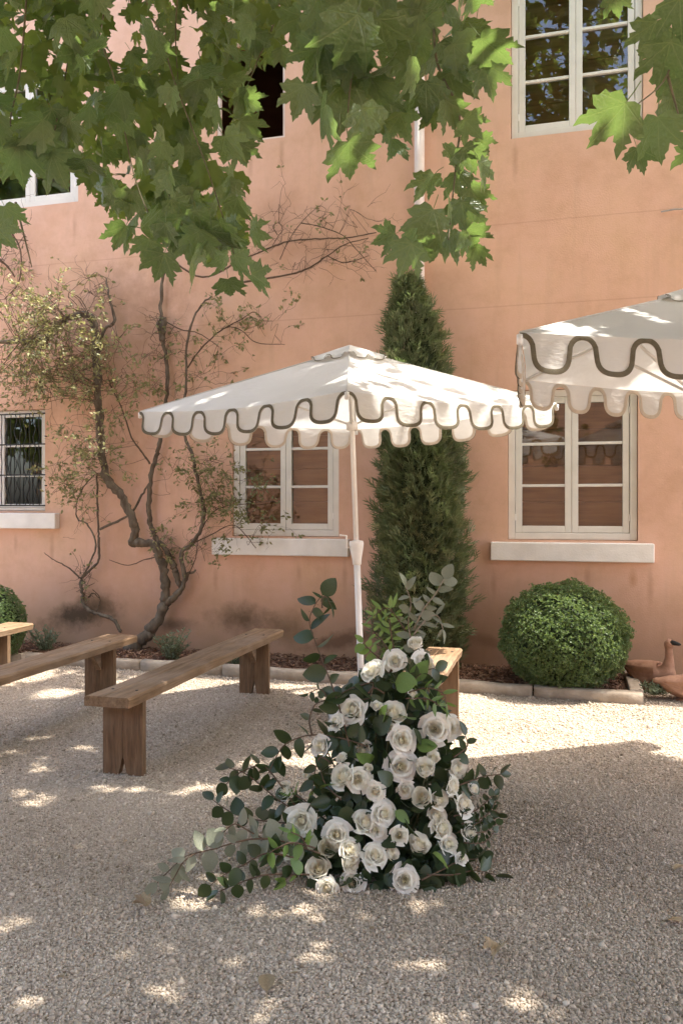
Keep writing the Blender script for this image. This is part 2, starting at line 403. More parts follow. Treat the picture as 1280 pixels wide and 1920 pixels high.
def window(r_, rows=3, cols=2, back='shutter', sill=None, fw=.062, rec=.035, grille=False, st=.058):
    s0, s1, z0, z1 = r_; g = .004
    mb = MB(); y0, y1 = rec, rec+.075
    a, b, c, d = s0+g, s1-g, z0+g, z1-g
    mb.box((a, y0, c), (a+fw, y1, d)); mb.box((b-fw, y0, c), (b, y1, d)); mb.box((a+fw, y0, c), (b-fw, y1, c+fw*1.0)); mb.box((a+fw, y0, d-fw), (b-fw, y1, d))
    wn = mb.build('window', M['white_paint'], house, bevel=.004)
    ia, ib, ic, id_ = a+fw+.003, b-fw-.003, c+fw+.003, d-fw-.003
    cw = (ib-ia)/cols; bar = .026
    for q in range(cols):
        x0, x1 = ia+q*cw+.0015, ia+(q+1)*cw-.0015
        f = MB(); ya, yb = y0+.012, y0+.062
        f.box((x0, ya, ic), (x0+st, yb, id_)); f.box((x1-st, ya, ic), (x1, yb, id_))
        f.box((x0+st, ya, ic), (x1-st, yb, ic+st*1.05)); f.box((x0+st, ya, id_-st), (x1-st, yb, id_))
        f.build('casement', M['white_paint'], wn, bevel=.004)
        hx = x0 if q == 0 else x1
        for hz_ in (ic+.14, id_-.14): MB().tube([(hx, ya-.004, hz_-.03), (hx, ya-.004, hz_+.03)], .006, 6).build('hinge', M['white_metal'], wn)
        gz0, gz1 = ic+st*1.05, id_-st; ph = (gz1-gz0-bar*(rows-1))/rows
        for rw in range(rows):
            pz = gz0+rw*(ph+bar)
            if rw: MB().box((x0+st, ya+.006, pz-bar), (x1-st, yb-.006, pz)).build('glazing_bar', M['white_paint'], wn, bevel=.003)
            p = MB(); yy = ya+.03+random.uniform(-.002,.002); tl = random.uniform(-.004, .004); t2 = random.uniform(-.004, .004)
            p.v = [Vector((x0+st, yy, pz)), Vector((x1-st, yy+tl, pz)), Vector((x1-st, yy+tl+t2, pz+ph)), Vector((x0+st, yy+t2, pz+ph))]; p.f = [(0,1,2,3)]
            link('pane', p.mesh('pane', M['glass']), wn)
    if back == 'shutter':
        nb = max(3, round((id_-ic)/.34)); bh = (id_-ic+.1)/nb
        for q in range(nb):
            MB().box((ia-.02, .20, ic-.05+q*bh), ((ia+ib)/2-.004, .22, ic-.05+(q+1)*bh-.008)).build('shutter_board', M['shutter_wood'], wn)
            MB().box(((ia+ib)/2+.004, .20, ic-.05+q*bh), (ib+.02, .22, ic-.05+(q+1)*bh-.008)).build('shutter_board', M['shutter_wood'], wn)
    if sill:
        q0, q1, q2, q3 = sill
        MB().box((q0, -.085, q2), (q1, rec-.002, q3)).build('sill', M['sill_stone'], wn, bevel=.008)
    if grille:
        gm = MB(); yb = -.03
        for z in np.linspace(z0+.06, z1-.05, 4): gm.tube([(s0-.02, yb, z), (s1+.02, yb, z)], .008, 6); 
        nb = 19
        for q in range(nb):
            s = s0+.05+(s1-s0-.1)*q/(nb-1); pts = []
            for i in range(25):
                z = z0+.06+(z1-z0-.11)*i/24
                pts.append((s+.018*math.sin(i*1.1+q*2.1)*(1 if q % 2 else .3), yb-.004, z))
            gm.tube(pts, .005, 5)
        for z in (z0+.28, z1-.3):
            for sx in (s0-.02, s1+.02): gm.tube([(sx, yb, z), (sx, .03, z)], .007, 5)
        gm.build('grille', M['iron'], wn)
    return wn
sl_r = (*WL(919, 1035, .08)[:1], WL(1226, 1035, .08)[0], WL(1072, 1053, .08)[1], WL(1072, 1018, .08)[1])
sl_m = (WL(397, 1025, .08)[0], WL(652, 1025, .08)[0], WL(525, 1042, .08)[1], WL(525, 1010, .08)[1])
sl_l = (WL(-110, 975, .08)[0], WL(104, 975, .08)[0], WL(50, 991, .08)[1], WL(50, 962, .08)[1])
window(r_lr, sill=sl_r); window(r_lm, sill=sl_m); window(r_ur)
window(r_ll, sill=sl_l, back='dark', grille=True, fw=.034, st=.034); window(r_ul, rows=4, back='dark')
# dark open window upstairs: only a thin frame in the opening
s0, s1, z0, z1 = r_um; mb = MB()
for a, b in (((s0+.004,.03,z0+.004),(s0+.03,.08,z1-.004)), ((s1-.03,.03,z0+.004),(s1-.004,.08,z1-.004)), ((s0+.03,.03,z0+.004),(s1-.03,.08,z0+.03)), ((s0+.03,.03,z1-.03),(s1-.03,.08,z1-.004))): mb.box(a, b)
mb.build('open_window', M['pipe_paint'], house)
# drainpipe with brackets
ps = WL(786, 400, .06)[0]
pipe = MB().tube([(ps, -.065, HH-.05), (ps, -.065, 3.0), (ps+.01, -.065, .25)], .049, 14).build('drainpipe', M['pipe_paint'], house, True)
for z in (1.2, 3.0, 4.6, 6.1, 7.2):
    MB().lathe([(.05,0),(.058,.004),(.058,.05),(.05,.054)], Matrix.Translation((ps,-.065,z)), 14).box((ps-.02,-.012,z+.01),(ps+.02,.005,z+.04)).build('pipe_bracket', M['pipe_paint'], pipe, True)
MB().tube([(WL(1238,398)[0], -.012, WL(1238,398)[1]), (WL(1262,394)[0], -.02, WL(1262,394)[1]), (WL(1330,392)[0], -.015, WL(1330,392)[1]), (SX1, -.015, WL(1330,392)[1]+.05)], .007, 6).build('wall_cable', M['cable'], house)
MB().tube([(SX0, -.08, HH+.02), (SX1, -.08, HH+.02)], .06, 10).build('gutter', M['pipe_paint'], house, True)

# house across the courtyard: what the windows mirror
ow = empty('facing_house', (0, -10.5, 0), 0)
tag(ow, 'terracotta house facing across the courtyard, mirrored in the windows', 'house')
MB().box((-26, -5, -.2), (14, 0, 6.6)).build('wall', M['opposite_plaster'], ow)
MB().prism([(-5.3, 6.603), (.3, 6.603), (-2.5, 7.7)], 0, -26.2, 14.2).build('roof', M['roof_tile'], ow)

# ------------------------------------------------------------------ ground
gm = MB(); gm.grid(lambda a, b: (-60+120*a, -60+120*b, 0), 8, 8)
gr = gm.build('gravel_ground', M['gravel_ground']); gr['kind'] = 'structure'
def wl_local(p): r_ = Vector(p)-W0; return r_.dot(U), r_.dot(NI)
KY0, KY1 = -.80, -1.0                              # kerb distance from the wall, left and right ends
S_END = (G(1205, 1318)-W0).dot(U)
def kerb_y(s): return np.interp(s, [-5, S_END], [KY0, KY1])
# stones of the gravel
octv = np.array([(1,0,0),(-1,0,0),(0,1,0),(0,-1,0),(0,0,1),(0,0,-1)], float)
octt = np.array([(0,2,4),(2,1,4),(1,3,4),(3,0,4),(2,0,5),(1,2,5),(3,1,5),(0,3,5)])
def gravel(name, d0, d1, dens, size):
    area = .5*(d1**2-d0**2)*(1280/F+.16); n = int(area*dens)
    d = np.sqrt(rng.uniform(d0**2, d1**2, n)); x = (rng.uniform(-60, 1340, n)-640)/F*d + rng.normal(0, .01, n)
    s = (x-W0.x)*U.x+(d-W0.y)*U.y; yl = (x-W0.x)*NI.x+(d-W0.y)*NI.y
    ok = (yl < np.interp(s, [-5, S_END], [KY0, KY1])-.02) | ((s > S_END+.02) & (yl < -.02))
    x, d = x[ok], d[ok]; n = len(x)
    sc = rng.lognormal(0, .28, n)[:, None]*size*rng.uniform(.65, 1.25, (n, 3)); 
    sc = sc*np.where(rng.random(n) < .03, rng.uniform(1.4, 2.1, n), 1)[:, None]
    pos = np.stack([x, d, rng.uniform(-.002, .004, n)], 1)
    # a few drifts where the stones lie higher
    tone = np.clip(rng.normal(.45, .16, n)+.12*np.sin(x*1.3-d*.9+1)*np.sin(x*.7+d*1.9)+.06*np.sin(x*5.3+d*3)+.07*np.sin(x*3.1+d*1.7)*np.sin(d*2.3-x), 0, 1)
    return scatter(octv, octt, pos, rand_rot(n), sc, tone)
parts = [gravel('g', 2.2, 4.6, 16500, .0052), gravel('g', 4.6, 8.6, 3300, .0066)]
V = np.concatenate([p[0] for p in parts]); T = np.concatenate([parts[0][1], parts[1][1]+len(parts[0][0])]); tn = np.concatenate([p[2] for p in parts])
go = link('gravel', npmesh('gravel', V, T, M['gravel_stone'], False, tn)); go['kind'] = 'stuff'; go['label'] = 'pale crushed stone gravel covering the courtyard'; go['category'] = 'gravel'

# planting bed, kerb
bed = MB(); ss = np.linspace(SX0+2, S_END-.05, 30)
for s in ss:
    for y in np.linspace(0.01, 1, 6): pass
bed.grid(lambda a, b: tuple(W0 + U*(-8+(S_END-.05+8)*a) + NI*(float(kerb_y(-8+(S_END-.05+8)*a))*(1-b)+.0*b) + Vector((0,0,.045+.018*math.sin(a*70)*math.sin(b*9)))), 60, 6)
bo = bed.build('mulch_bed', M['mulch_soil'], None, True); bo['kind'] = 'structure'
n = 9000
s = rng.uniform(-6.5, S_END-.14, n); ky = np.interp(s, [-5, S_END], [KY0, KY1])
fr = rng.beta(1.3, 1.1, n); y = ky*fr*.93
pos = np.array(W0)[None]+np.outer(s, U)+np.outer(y, NI)+np.stack([0*s, 0*s, .055+rng.uniform(-.01, .025, n)], 1)
yd = rng.normal(size=(n, 3))*np.array([1, 1, .28]); chip = np.array([(-.5,-.9,0),(.5,-1,.1),(.6,.9,0),(-.35,1.1,.05),(0,0,.5)]); cht = np.array([(0,1,4),(1,2,4),(2,3,4),(3,0,4),(0,2,1),(0,3,2)])
V, T, tn = scatter(chip, cht, pos, basis(yd, np.tile([0,0,1.], (n,1))+rng.normal(0,.35,(n,3))), rng.uniform(.006, .016, n)[:, None]*np.array([1, 2.2, 1.0])*rng.uniform(.6,1.3,(n,3)), rng.uniform(0,1,n))
mo = link('bark_mulch', npmesh('bark_mulch', V, T, M['mulch_chip'], False, tn)); mo['kind'] = 'stuff'; mo['label'] = 'reddish bark mulch filling the bed along the house'; mo['category'] = 'mulch'
kerb = empty('kerb', W0, -TH); kerb['kind'] = 'structure'
joints = [-9.0, -8.0, -6.9, -5.75, WL(40,1240,.85)[0], WL(264,1246,.85)[0], WL(420,1255,.85)[0], WL(600,1262,.9)[0], WL(800,1270,.9)[0], WL(999,1286,.95)[0], S_END]
for a, b in zip(joints, joints[1:]):
    ya, yb = float(kerb_y(a)), float(kerb_y(b)); h = random.uniform(.085, .10); tw = random.uniform(-.012, .012); m = MB()
    nseg = 7
    prof = lambda: None
    for i in range(nseg+1):
        t = i/nseg; s_ = a+.007+(b-a-.014)*t; y_ = ya+(yb-ya)*t+tw*(t-.5)+random.uniform(-.004,.004); hh = h+random.uniform(-.006,.006)
        m.v += [Vector((s_, y_-.05, -.03)), Vector((s_, y_-.05, hh-.018)), Vector((s_, y_-.035, hh)), Vector((s_, y_+.04, hh+.002)), Vector((s_, y_+.055, hh-.02)), Vector((s_, y_+.055, -.03))]
    for i in range(nseg):
        for j in range(6): m.f.append((i*6+j, i*6+(j+1) % 6, (i+1)*6+(j+1) % 6, (i+1)*6+j))
    m.f += [tuple(range(6)), tuple(nseg*6+j for j in reversed(range(6)))]
    m.build('kerb_stone', M['kerb_stone'], kerb, True)
for a, b in ((-.94, -.5), (-.485, -.03)):
    MB().box((S_END-.10, a+.0, -.03), (S_END+.005, b, .10)).build('kerb_stone', M['kerb_stone'], kerb, bevel=.015)

# ------------------------------------------------------------------ benches
BH = .49; BW = .27; BT = .058
def bench(far, length, ang, label, ov_far=.33, ov_near=.2):
    """far: centre of the far end on the ground plan; the bench runs from there towards the camera"""
    o = empty('timber_bench', (far[0], far[1], 0), -R(ang)); tag(o, label, 'bench', 'timber benches on the gravel')
    # seat: a thick plank with a wavy sawn edge and a long split
    m = MB(); nl = 26; ph = random.uniform(0, 6)
    for i in range(nl+1):
        t = i/nl; y = -length*t
        w0 = BW/2+.006*math.sin(t*9+ph)+random.uniform(-.003,.003); w1 = BW/2+.006*math.sin(t*7+2*ph)+random.uniform(-.003,.003)
        zz = BH-.004*math.sin(t*math.pi)
        m.v += [Vector((-w0, y, zz-BT)), Vector((-w0-.002, y, zz-.012)), Vector((-w0+.010, y, zz-.001)), Vector((-.03, y, zz)), Vector((-.022, y, zz-.004)), Vector((-.014, y, zz)), Vector((w1-.010, y, zz-.001)), Vector((w1+.002, y, zz-.014)), Vector((w1-.004, y, zz-BT))]
    for i in range(nl):
        for j in range(9): m.f.append((i*9+j, i*9+(j+1) % 9, (i+1)*9+(j+1) % 9, (i+1)*9+j))
    m.f += [tuple(range(9)), tuple(nl*9+j for j in reversed(range(9)))]
    m.build('seat', M['timber'], o)
    for yc, inward in ((-ov_far, -1), (-length+ov_near, 1)):
        lt = .045; lw = .253; top = BH-BT-.001
        # a leg is two upright boards; their foot corners are cut off to a small arch
        legm = MB().prism([(-lw/2, 0), (-.026, 0), (-.006, .088), (-.0006, .10), (-.0006, top), (-lw/2, top)], 1, yc-lt/2, yc+lt/2)
        leg = legm.build('leg', M['timber_upright'], o)
        MB().prism([(lw/2, 0), (.026, 0), (.006, .088), (.0006, .10), (.0006, top), (lw/2, top)], 1, yc-lt/2+.002, yc+lt/2-.002).build('board', M['timber_upright'], leg)
        for bx in (-.075, .08):
            MB().lathe([(.009,-.004),(.009,.001),(.006,.0025)], Matrix.Translation((bx, yc+random.uniform(-.004,.004), BH-.001)), 10).build('bolt', M['iron'], o, True)
        yb = yc+inward*lt/2
        MB().prism([(yb+inward*.001, top), (yb+inward*.15, top), (yb+inward*.001, top-.17)], 0, -.022, .022).build('brace', M['timber'], o, bevel=.002)
    return o
bench((-.635, 7.22), 2.67, 14.6, 'long rustic timber bench whose open end faces the white rose arrangement')
bench((-1.82, 6.90), 2.67, 14.6, 'middle timber bench of the row, its far end near the climbing rose trunk')
bench((-2.94, 7.62), 2.67, 14.6, 'timber bench standing nearest the barred window and dark green shrub')
bench((.775, 6.27), 1.30, 15.5, 'short timber bench half hidden behind the white rose arrangement', .16, .14)

# ------------------------------------------------------------------ umbrellas
def wave(p):
    """scallop: 0 in the narrow slot, 1 at the bottom of the tongue; p runs 0..1 over one tongue"""
    q = abs(((p+.5) % 1)-.5)                 # 0 at the slot, .5 at the tongue's middle
    ws, wt, md = .175, .325, .42             # half widths of slot and tongue, height where they meet
    if q < ws: return md*(1-(1-(q/ws)**2.3)**(1/2.3))
    return md+(1-md)*(1-((.5-q)/wt)**2.5)**(1/2.5)
def umbrella(corners, apex, foot, n_scal, label, drop=.155):
    foot = Vector(foot); o = empty('garden_umbrella', foot); tag(o, label, 'umbrella', 'white scalloped garden umbrellas')
    L = lambda p: Vector(p)-foot
    cs = [L(c) for c in corners]; ap = L(apex)
    cen = sum(cs, Vector())/4
    tangles = []
    for q in range(4):
        a, b = cs[q], cs[(q+1) % 4]
        outw = ((a+b)/2-cen); outw.z = 0; outw.normalize()
        # roof panel: fabric sags a little between the ribs
        def panel(u, v_, a=a, b=b):
            e = a+(b-a)*v_; p = ap+(e-ap)*u
            sag = math.sin(v_*math.pi)*math.sin(u*math.pi*.75)*.035 + math.sin(v_*math.pi)*u*u*.012
            p = p-Vector((0,0,sag))-outw*(math.sin(v_*math.pi)*u*u*.02)
            return p
        MB().grid(panel, 12, 14).build('canopy_panel', M['canvas'], o, True)
        # valance with scalloped edge
        ph = random.uniform(0, 6)
        def edge(t):
            e = panel(1, t); return e
        steps = n_scal*44; m = MB(); curve = []
        def vpt(t, f):
            """f metres below the panel's edge"""
            wob = .010*math.sin(t*n_scal*2*math.pi+ph)*f/drop + .008*math.sin(t*9+ph)*f/drop
            return edge(t)+outw*(.004+.10*f+wob)-Vector((0,0,f*.985))
        for i in range(steps+1):
            t = i/steps; dep = .018+drop*wave(t*n_scal)
            curve.append((t, dep))
            m.v += [vpt(t, dep*j/5) for j in range(6)]
        for i in range(steps):
            for j in range(5): m.f.append((i*6+j, (i+1)*6+j, (i+1)*6+j+1, i*6+j+1))
        val = m.build('valance', M['canvas'], o, True)
        # braid: a band of constant width along the scalloped edge, on both faces
        elen = (b-a).length; W = .0205
        pts = [Vector((t*elen, -d)) for t, d in curve]; inner = []
        for i, p in enumerate(pts):
            tg = (pts[min(i+1, steps)]-pts[max(i-1, 0)]); nr = Vector((-tg.y, tg.x)).normalized()
            if i == 0 or i == steps: nr = Vector((0, 1))
            c = p+nr*W; c.y = min(c.y, -.001); c.x = min(max(c.x, 0), elen); inner.append(c)
        for side, tm, tname in ((1, 'trim', 'trim'), (-1, 'binding', 'edge_binding')):
            m = MB(); off = outw*.0035*side
            for p, c in zip(pts, inner):
                m.v += [vpt(p.x/elen, -p.y)+off*1.0-Vector((0,0,.002)), vpt((p.x+c.x)/2/elen, -(p.y+c.y)/2)+off*1.5, vpt(c.x/elen, -c.y)+off]
            for i in range(steps):
                for j in range(2): m.f.append((i*3+j, (i+1)*3+j, (i+1)*3+j+1, i*3+j+1))
            m.build(tname, M[tm], val, True)
    for c in cs:
        MB().tube([ap+(c-ap)*t+Vector((0,0,.0025)) for t in np.linspace(.1, 1, 8)], .0042, 6).build('seam', M['canvas'], o, True)
    # vented cap
    k = .165; capc = [ap+(c-ap)*k+Vector((0,0,.026)) for c in cs]; ctop = ap+Vector((0,0,.034))
    for q in range(4):
        a, b = capc[q], capc[(q+1) % 4]; m = MB(); n_c = 2; st = 36; ow_ = ((a+b)/2-ap); ow_.z = 0; ow_.normalize()
        for i in range(st+1):
            t = i/st; e = a+(b-a)*t; d = .012+.035*wave(t*n_c)
            m.v += [ctop+(e-ctop)*f_-Vector((0,0,.012*math.sin(t*math.pi)*f_)) for f_ in (0.02, .35, .7, 1)]+[e+ow_*.02-Vector((0,0,d*.6+.0)), e+ow_*.032-Vector((0,0,d))]
        for i in range(st):
            for j in range(5): m.f.append((i*6+j, (i+1)*6+j, (i+1)*6+j+1, i*6+j+1))
        cap = m.build('vent_cap', M['canvas'], o, True)
        m = MB()
        for i in range(st+1):
            t = i/st; e = a+(b-a)*t; d = .012+.035*wave(t*n_c)
            m.v += [e+ow_*.036-Vector((0,0,d)), e+ow_*.030-Vector((0,0,d-.007))]
        for i in range(st): m.f.append((i*2, i*2+2, i*2+3, i*2+1))
        m.build('trim', M['trim'], cap)
    # pole, hub, ribs and stretchers
    top = ap-Vector((0,0,.02)); ax = top.normalized()
    at = lambda f: top*f
    MB().tube([at(0.0), at(.44)], .024, 16).build('pole', M['white_metal'], o, True)
    MB().tube([at(.44), at(1.0)], .019, 14).build('upper_pole', M['white_metal'], o, True)
    rot = ax.to_track_quat('Z', 'Y').to_matrix().to_4x4()
    hz = .455*top.length
    body = MB().lathe([(.026,-.10),(.032,-.095),(.034,-.06),(.052,.03),(.055,.06),(.050,.075),(.022,.082)], Matrix.Translation(at(.455)) @ rot, 20).build('crank_housing', M['white_metal'], o, True)
    c0 = at(.455)+Vector((-.05,-.02,.03)); MB().tube([c0, c0+Vector((-.022,-.01,.0)), c0+Vector((-.026,-.012,.085)), c0+Vector((-.075,-.02,.09))], .008, 8).build('crank_handle', M['white_metal'], o, True)
    MB().lathe([(.021,-.04),(.04,-.035),(.04,.01),(.02,.02)], Matrix.Translation(at(.985)) @ rot, 16).build('hub', M['white_metal'], o, True)
    run = at(.80); MB().lathe([(.022,-.04),(.042,-.03),(.042,.02),(.022,.03)], Matrix.Translation(run) @ rot, 16).build('runner', M['white_metal'], o, True)
    for c in cs:
        d = Vector((0,0,-.022)); rb = MB().tube([at(.985)+d*.3, ap+(c-ap)*.5+d*1.6, c+d*.6], .009, 8).build('rib', M['white_metal'], o, True)
        MB().tube([run, ap+(c-ap)*.52+d*1.7], .008, 8).build('stretcher', M['white_metal'], rb, True)
        MB().lathe([(.006,-.03),(.014,-.025),(.014,.012),(.006,.016)], Matrix.Translation(c+Vector((0,0,-.02))), 10).build('rib_tip', M['white_metal'], rb, True)
    MB().lathe([(.25,.0),(.25,.035),(.235,.05),(.06,.07),(.033,.075),(.033,.32),(.026,.325)], None, 28).build('base', M['white_metal'], o, True)
    return o
u1 = umbrella([P(650, 733, 4.77), P(1043, 757, 6.1), P(668, 805, 7.3), P(263, 772, 6.17)], P(655, 655, 6.1), (P(679, 1340, 6.2).x, 6.15, 0), 6,
              'white square umbrella with scalloped valance standing behind the rose arrangement')
u2 = umbrella([P(974, 624, 3.4), Vector((2.75, 3.3, 2.26)), Vector((3.0, 5.5, 2.30)), P(980, 712, 4.9)], P(1283, 552, 4.5), (2.2, 4.5, 0), 8,
              'white umbrella in front of the window beside the box ball, dark braided scallops', .150)

# ------------------------------------------------------------------ leaf shapes
HALF = [(0,1),(.06,.87),(.12,.84),(.11,.75),(.19,.72),(.19,.64),(.21,.55),(.31,.64),(.35,.62),(.42,.73),(.60,.83),(.55,.66),(.61,.60),(.55,.55),(.56,.46),(.42,.39),(.55,.36),(.70,.27),(.53,.19),(.50,.08),(.36,.06),(.26,-.06),(.10,-.02),(0,.03)]
def plane_leaf(seed, droop, fold, cup):
    r_ = random.Random(seed); right = [(x*.92*(1+r_.uniform(-.08,.08)), y+r_.uniform(-.025,.025)) for x, y in HALF]; left = [(-x*.92*(1+r_.uniform(-.08,.08)), y+r_.uniform(-.025,.025)) for x, y in HALF[1:-1]]
    out = [Vector(p) for p in right+left[::-1]]; n = len(out)
    pts = list(out)
    for y in np.linspace(.08, .9, 8):
        pts.append(Vector((0, y)))
        for x in (.12, .24, .36, .47):
            for sg in (-1, 1): pts.append(Vector((sg*x, y+.02)))
    vs, _, fs, *_ = mgeo.delaunay_2d_cdt(pts, [], [list(range(n))], 1, 1e-5)
    sx = r_.uniform(-.1,.1)
    V_ = []
    for p in vs:
        x, y = p.x, p.y; a = math.atan2(abs(x), y-.05); rr = math.hypot(x, y)
        rip = .05*rr*math.cos(a*360/40*math.pi/180*6.28*1.45)
        V_.append((x*(1-.25*fold*abs(x)), y-droop*.10*y*y, -droop*.32*y*y + fold*abs(x)*.55 - cup*x*x*.6 + rip*.5 + sx*x*y + .02*math.sin(9*x+7*y+seed)))
    T_ = []
    for f in fs:
        for i in range(1, len(f)-1): T_.append((f[0], f[i], f[i+1]))
    return np.array(V_), np.array(T_)
PL = [plane_leaf(1, .35, .40, .1), plane_leaf(2, .9, .75, .0), plane_leaf(3, .6, -.15, .6), plane_leaf(4, 1.2, .45, .4), plane_leaf(5, .3, 1.1, 0), plane_leaf(6, .8, .9, .1), plane_leaf(7, 1.5, .3, .7), plane_leaf(8, .5, .6, .2)]
def petiole_tris(V_, T_, ln=.35):
    """a thin stalk behind the leaf's base"""
    k0 = len(V_); r_ = .012
    pv = []; 
    for t, z in ((0, .0), (.5, -.02), (1, -.09)):
        for a in (0, 2.1, 4.2): pv.append((r_*math.cos(a), .03-ln*t, z+r_*math.sin(a)))
    pt = []
    for i in range(2):
        for j in range(3):
            a, b = k0+i*3+j, k0+i*3+(j+1) % 3; pt += [(a, b, b+3), (a, b+3, a+3)]
    return np.vstack([V_, pv]), np.vstack([T_, pt])
PLM = []
for i, (v_, t_) in enumerate(PL):
    v2, t2 = petiole_tris(v_, t_); PLM.append(npmesh('leaf', v2, t2, M['plane_leaf'], True))
simp = [0, 3, 6, 8, 10, 12, 15, 17, 19, 21, 23]
def low_leaf():
    right = [HALF[i] for i in simp]; left = [(-x, y) for x, y in right[1:-1]][::-1]
    out = [Vector(p) for p in right+left]; vs, _, fs, *_ = mgeo.delaunay_2d_cdt(out, [], [list(range(len(out)))], 1, 1e-5)
    V_ = np.array([(p.x, p.y, .2*abs(p.x)-.25*p.y*p.y) for p in vs]); T_ = np.array([(f[0], f[i], f[i+1]) for f in fs for i in range(1, len(f)-1)])
    return V_, T_
def oval_leaf(wd, fold, droop, tip=.0, nv=7):
    V_ = []; T_ = []
    for i in range(nv+1):
        t = i/nv; w_ = wd*(math.sin(math.pi*t**(.85 if tip else .8))**.75 if 0 < t < 1 else 0)
        if tip: w_ *= (1-.25*t)
        z = -droop*t*t
        V_ += [(-w_, t, z+fold*w_), (0, t, z), (w_, t, z+fold*w_)]
    for i in range(nv):
        a = i*3
        T_ += [(a,a+1,a+4),(a,a+4,a+3),(a+1,a+2,a+5),(a+1,a+5,a+4)]
    V_ += [(-.015,-.16,-.02),(.015,-.16,-.02),(0,.05,.0)]; n = len(V_); T_ += [(n-3,n-2,n-1)]
    return np.array(V_), np.array(T_)

# ------------------------------------------------------------------ plane tree: trunk and limbs stand out of the picture, its low branches hang into it
tree = empty('plane_tree', (4.6, -1.4, 0)); tag(tree, 'large plane tree whose low leafy branches hang over the courtyard', 'tree')
TB = Vector((4.6, -1.4, 0)); TL = lambda p: Vector(p)-TB
MB().tube(smooth_line([TL((4.6,-1.4,-.1)), TL((4.58,-1.38,1.2)), TL((4.45,-1.25,2.8)), TL((4.3,-1.1,4.3))], 6), lerp_list([.36,.28,.25,.21], 19), 14).build('trunk', M['plane_bark'], tree, True)
def limb(pts, r0, r1, name='limb', sides=9, mat='plane_bark'):
    ln = smooth_line([TL(p) for p in pts], 6); return MB().tube(ln, lerp_list([r0, r1], len(ln)), sides).build(name, M[mat], tree, True)
J = (4.32,-1.12,4.15)
limb([J, (3.4,.4,5.0), (2.0,2.4,5.6), (.9,4.6,6.2), (.2,6.6,7.1)], .17, .04)
limb([J, (2.8,-.2,4.9), (.9,.9,4.9), (-.6,1.9,4.7), (-2.2,3.0,5.0)], .15, .03)
limb([J, (4.6,.6,5.6), (4.2,2.6,6.6), (3.3,4.2,7.4)], .15, .03)
limb([J, (3.2,-2.4,5.4), (1.2,-3.0,6.0), (-1,-3.0,6.6)], .13, .03)
limb([J, (5.8,-.4,5.8), (7.0,1.4,6.8)], .12, .03)
limb([(2.0,2.4,5.6), (.6,3.4,5.3), (-.8,4.6,5.9), (-1.8,5.8,6.6)], .07, .02)
limb([(2.8,-.2,4.9), (2.0,.9,4.5), (1.6,1.7,4.1), (1.25,2.05,3.6)], .05, .012)
# crown: leaves placed so that their shade on the ground leaves the sunny strip by the house and the flecks of light open
flecks = [(100,1302,60,16),(75,1272,40,8),(50,1440,40,9),(30,1505,60,9),(110,1355,30,5),(70,1383,28,5),(175,1480,18,5),(390,1480,30,8),(305,1502,16,5),(190,1618,26,8),(350,1678,30,14),(490,1712,32,14),(620,1700,34,11),(585,1750,20,10),(712,1816,22,11),(690,1720,24,7),(38,1722,40,15),(100,1715,16,8),(30,1778,20,8),(452,1868,20,9),(345,1855,10,5),(940,1866,36,10),(812,1902,20,10),(20,1866,20,9),(340,1545,16,5),(700,1470,20,6),(610,1480,16,8),(200,1310,30,7),(985,1912,14,8)]
FX = []
for px, py, a, b in flecks:
    p = G(px, py); FX.append((p.x, p.y, a/F*p.y*.62, max(b/F*p.y*p.y/CH*.62, .02)))
FX.append((G(600,1620).x-.05, G(600,1650).y+.08, .11, .10)); FX.append((P(690,1545,3.4).x-.2, 3.42, .08, .06))
for px, py, d in ((930,110,2.1),(745,272,2.1),(885,300,2.15),(890,362,2.1),(1262,245,2.15),(170,150,2.8),(480,205,2.85),(330,150,2.7),(760,480,2.1),(640,250,2.0),(1140,200,2.05)):
    p = P(px, py, d); FX.append((p.x-KX*p.z, p.y-KY*p.z, .05, .05))
FX = np.array(FX)
sunpoly = [G(x, y) for x, y in ((845,1297),(1010,1306),(1420,1330),(1700,1340),(1700,1440),(1280,1424),(1170,1405),(1000,1422),(850,1436),(800,1400),(790,1330))]
sunpoly2 = [G(x, y) for x, y in ((300,1262),(462,1268),(462,1282),(380,1296),(290,1306))]
def inpoly(x, y, poly):
    c = np.zeros(len(x), bool); k_ = len(poly)
    for i in range(k_):
        a, b = poly[i], poly[(i+1) % k_]
        t = (a.y > y) != (b.y > y)
        with np.errstate(divide='ignore', invalid='ignore'): xi = (b.x-a.x)*(y-a.y)/(b.y-a.y)+a.x
        c ^= t & (x < xi)
    return c
N = 32000
gx = rng.uniform(-6.0, 5.2, N); gy = rng.uniform(-3.4, 7.9, N)
hmin = np.maximum(4.3, CH+.66*np.maximum(gy, 0)+.55); h = hmin+rng.beta(1.2, 1.6, N)*2.6
size = rng.uniform(.19, .27, N)
keep = np.ones(N, bool)
grow = .10
for poly in (sunpoly, sunpoly2):
    for dx, dy in ((0,0),(grow,0),(-grow,0),(0,grow),(0,-grow)): keep &= ~inpoly(gx+dx, gy+dy, poly)
for fx, fy, fa, fb in FX: keep &= ((gx-fx)/(fa+.072))**2+((gy-fy)/(fb+.072))**2 > 1
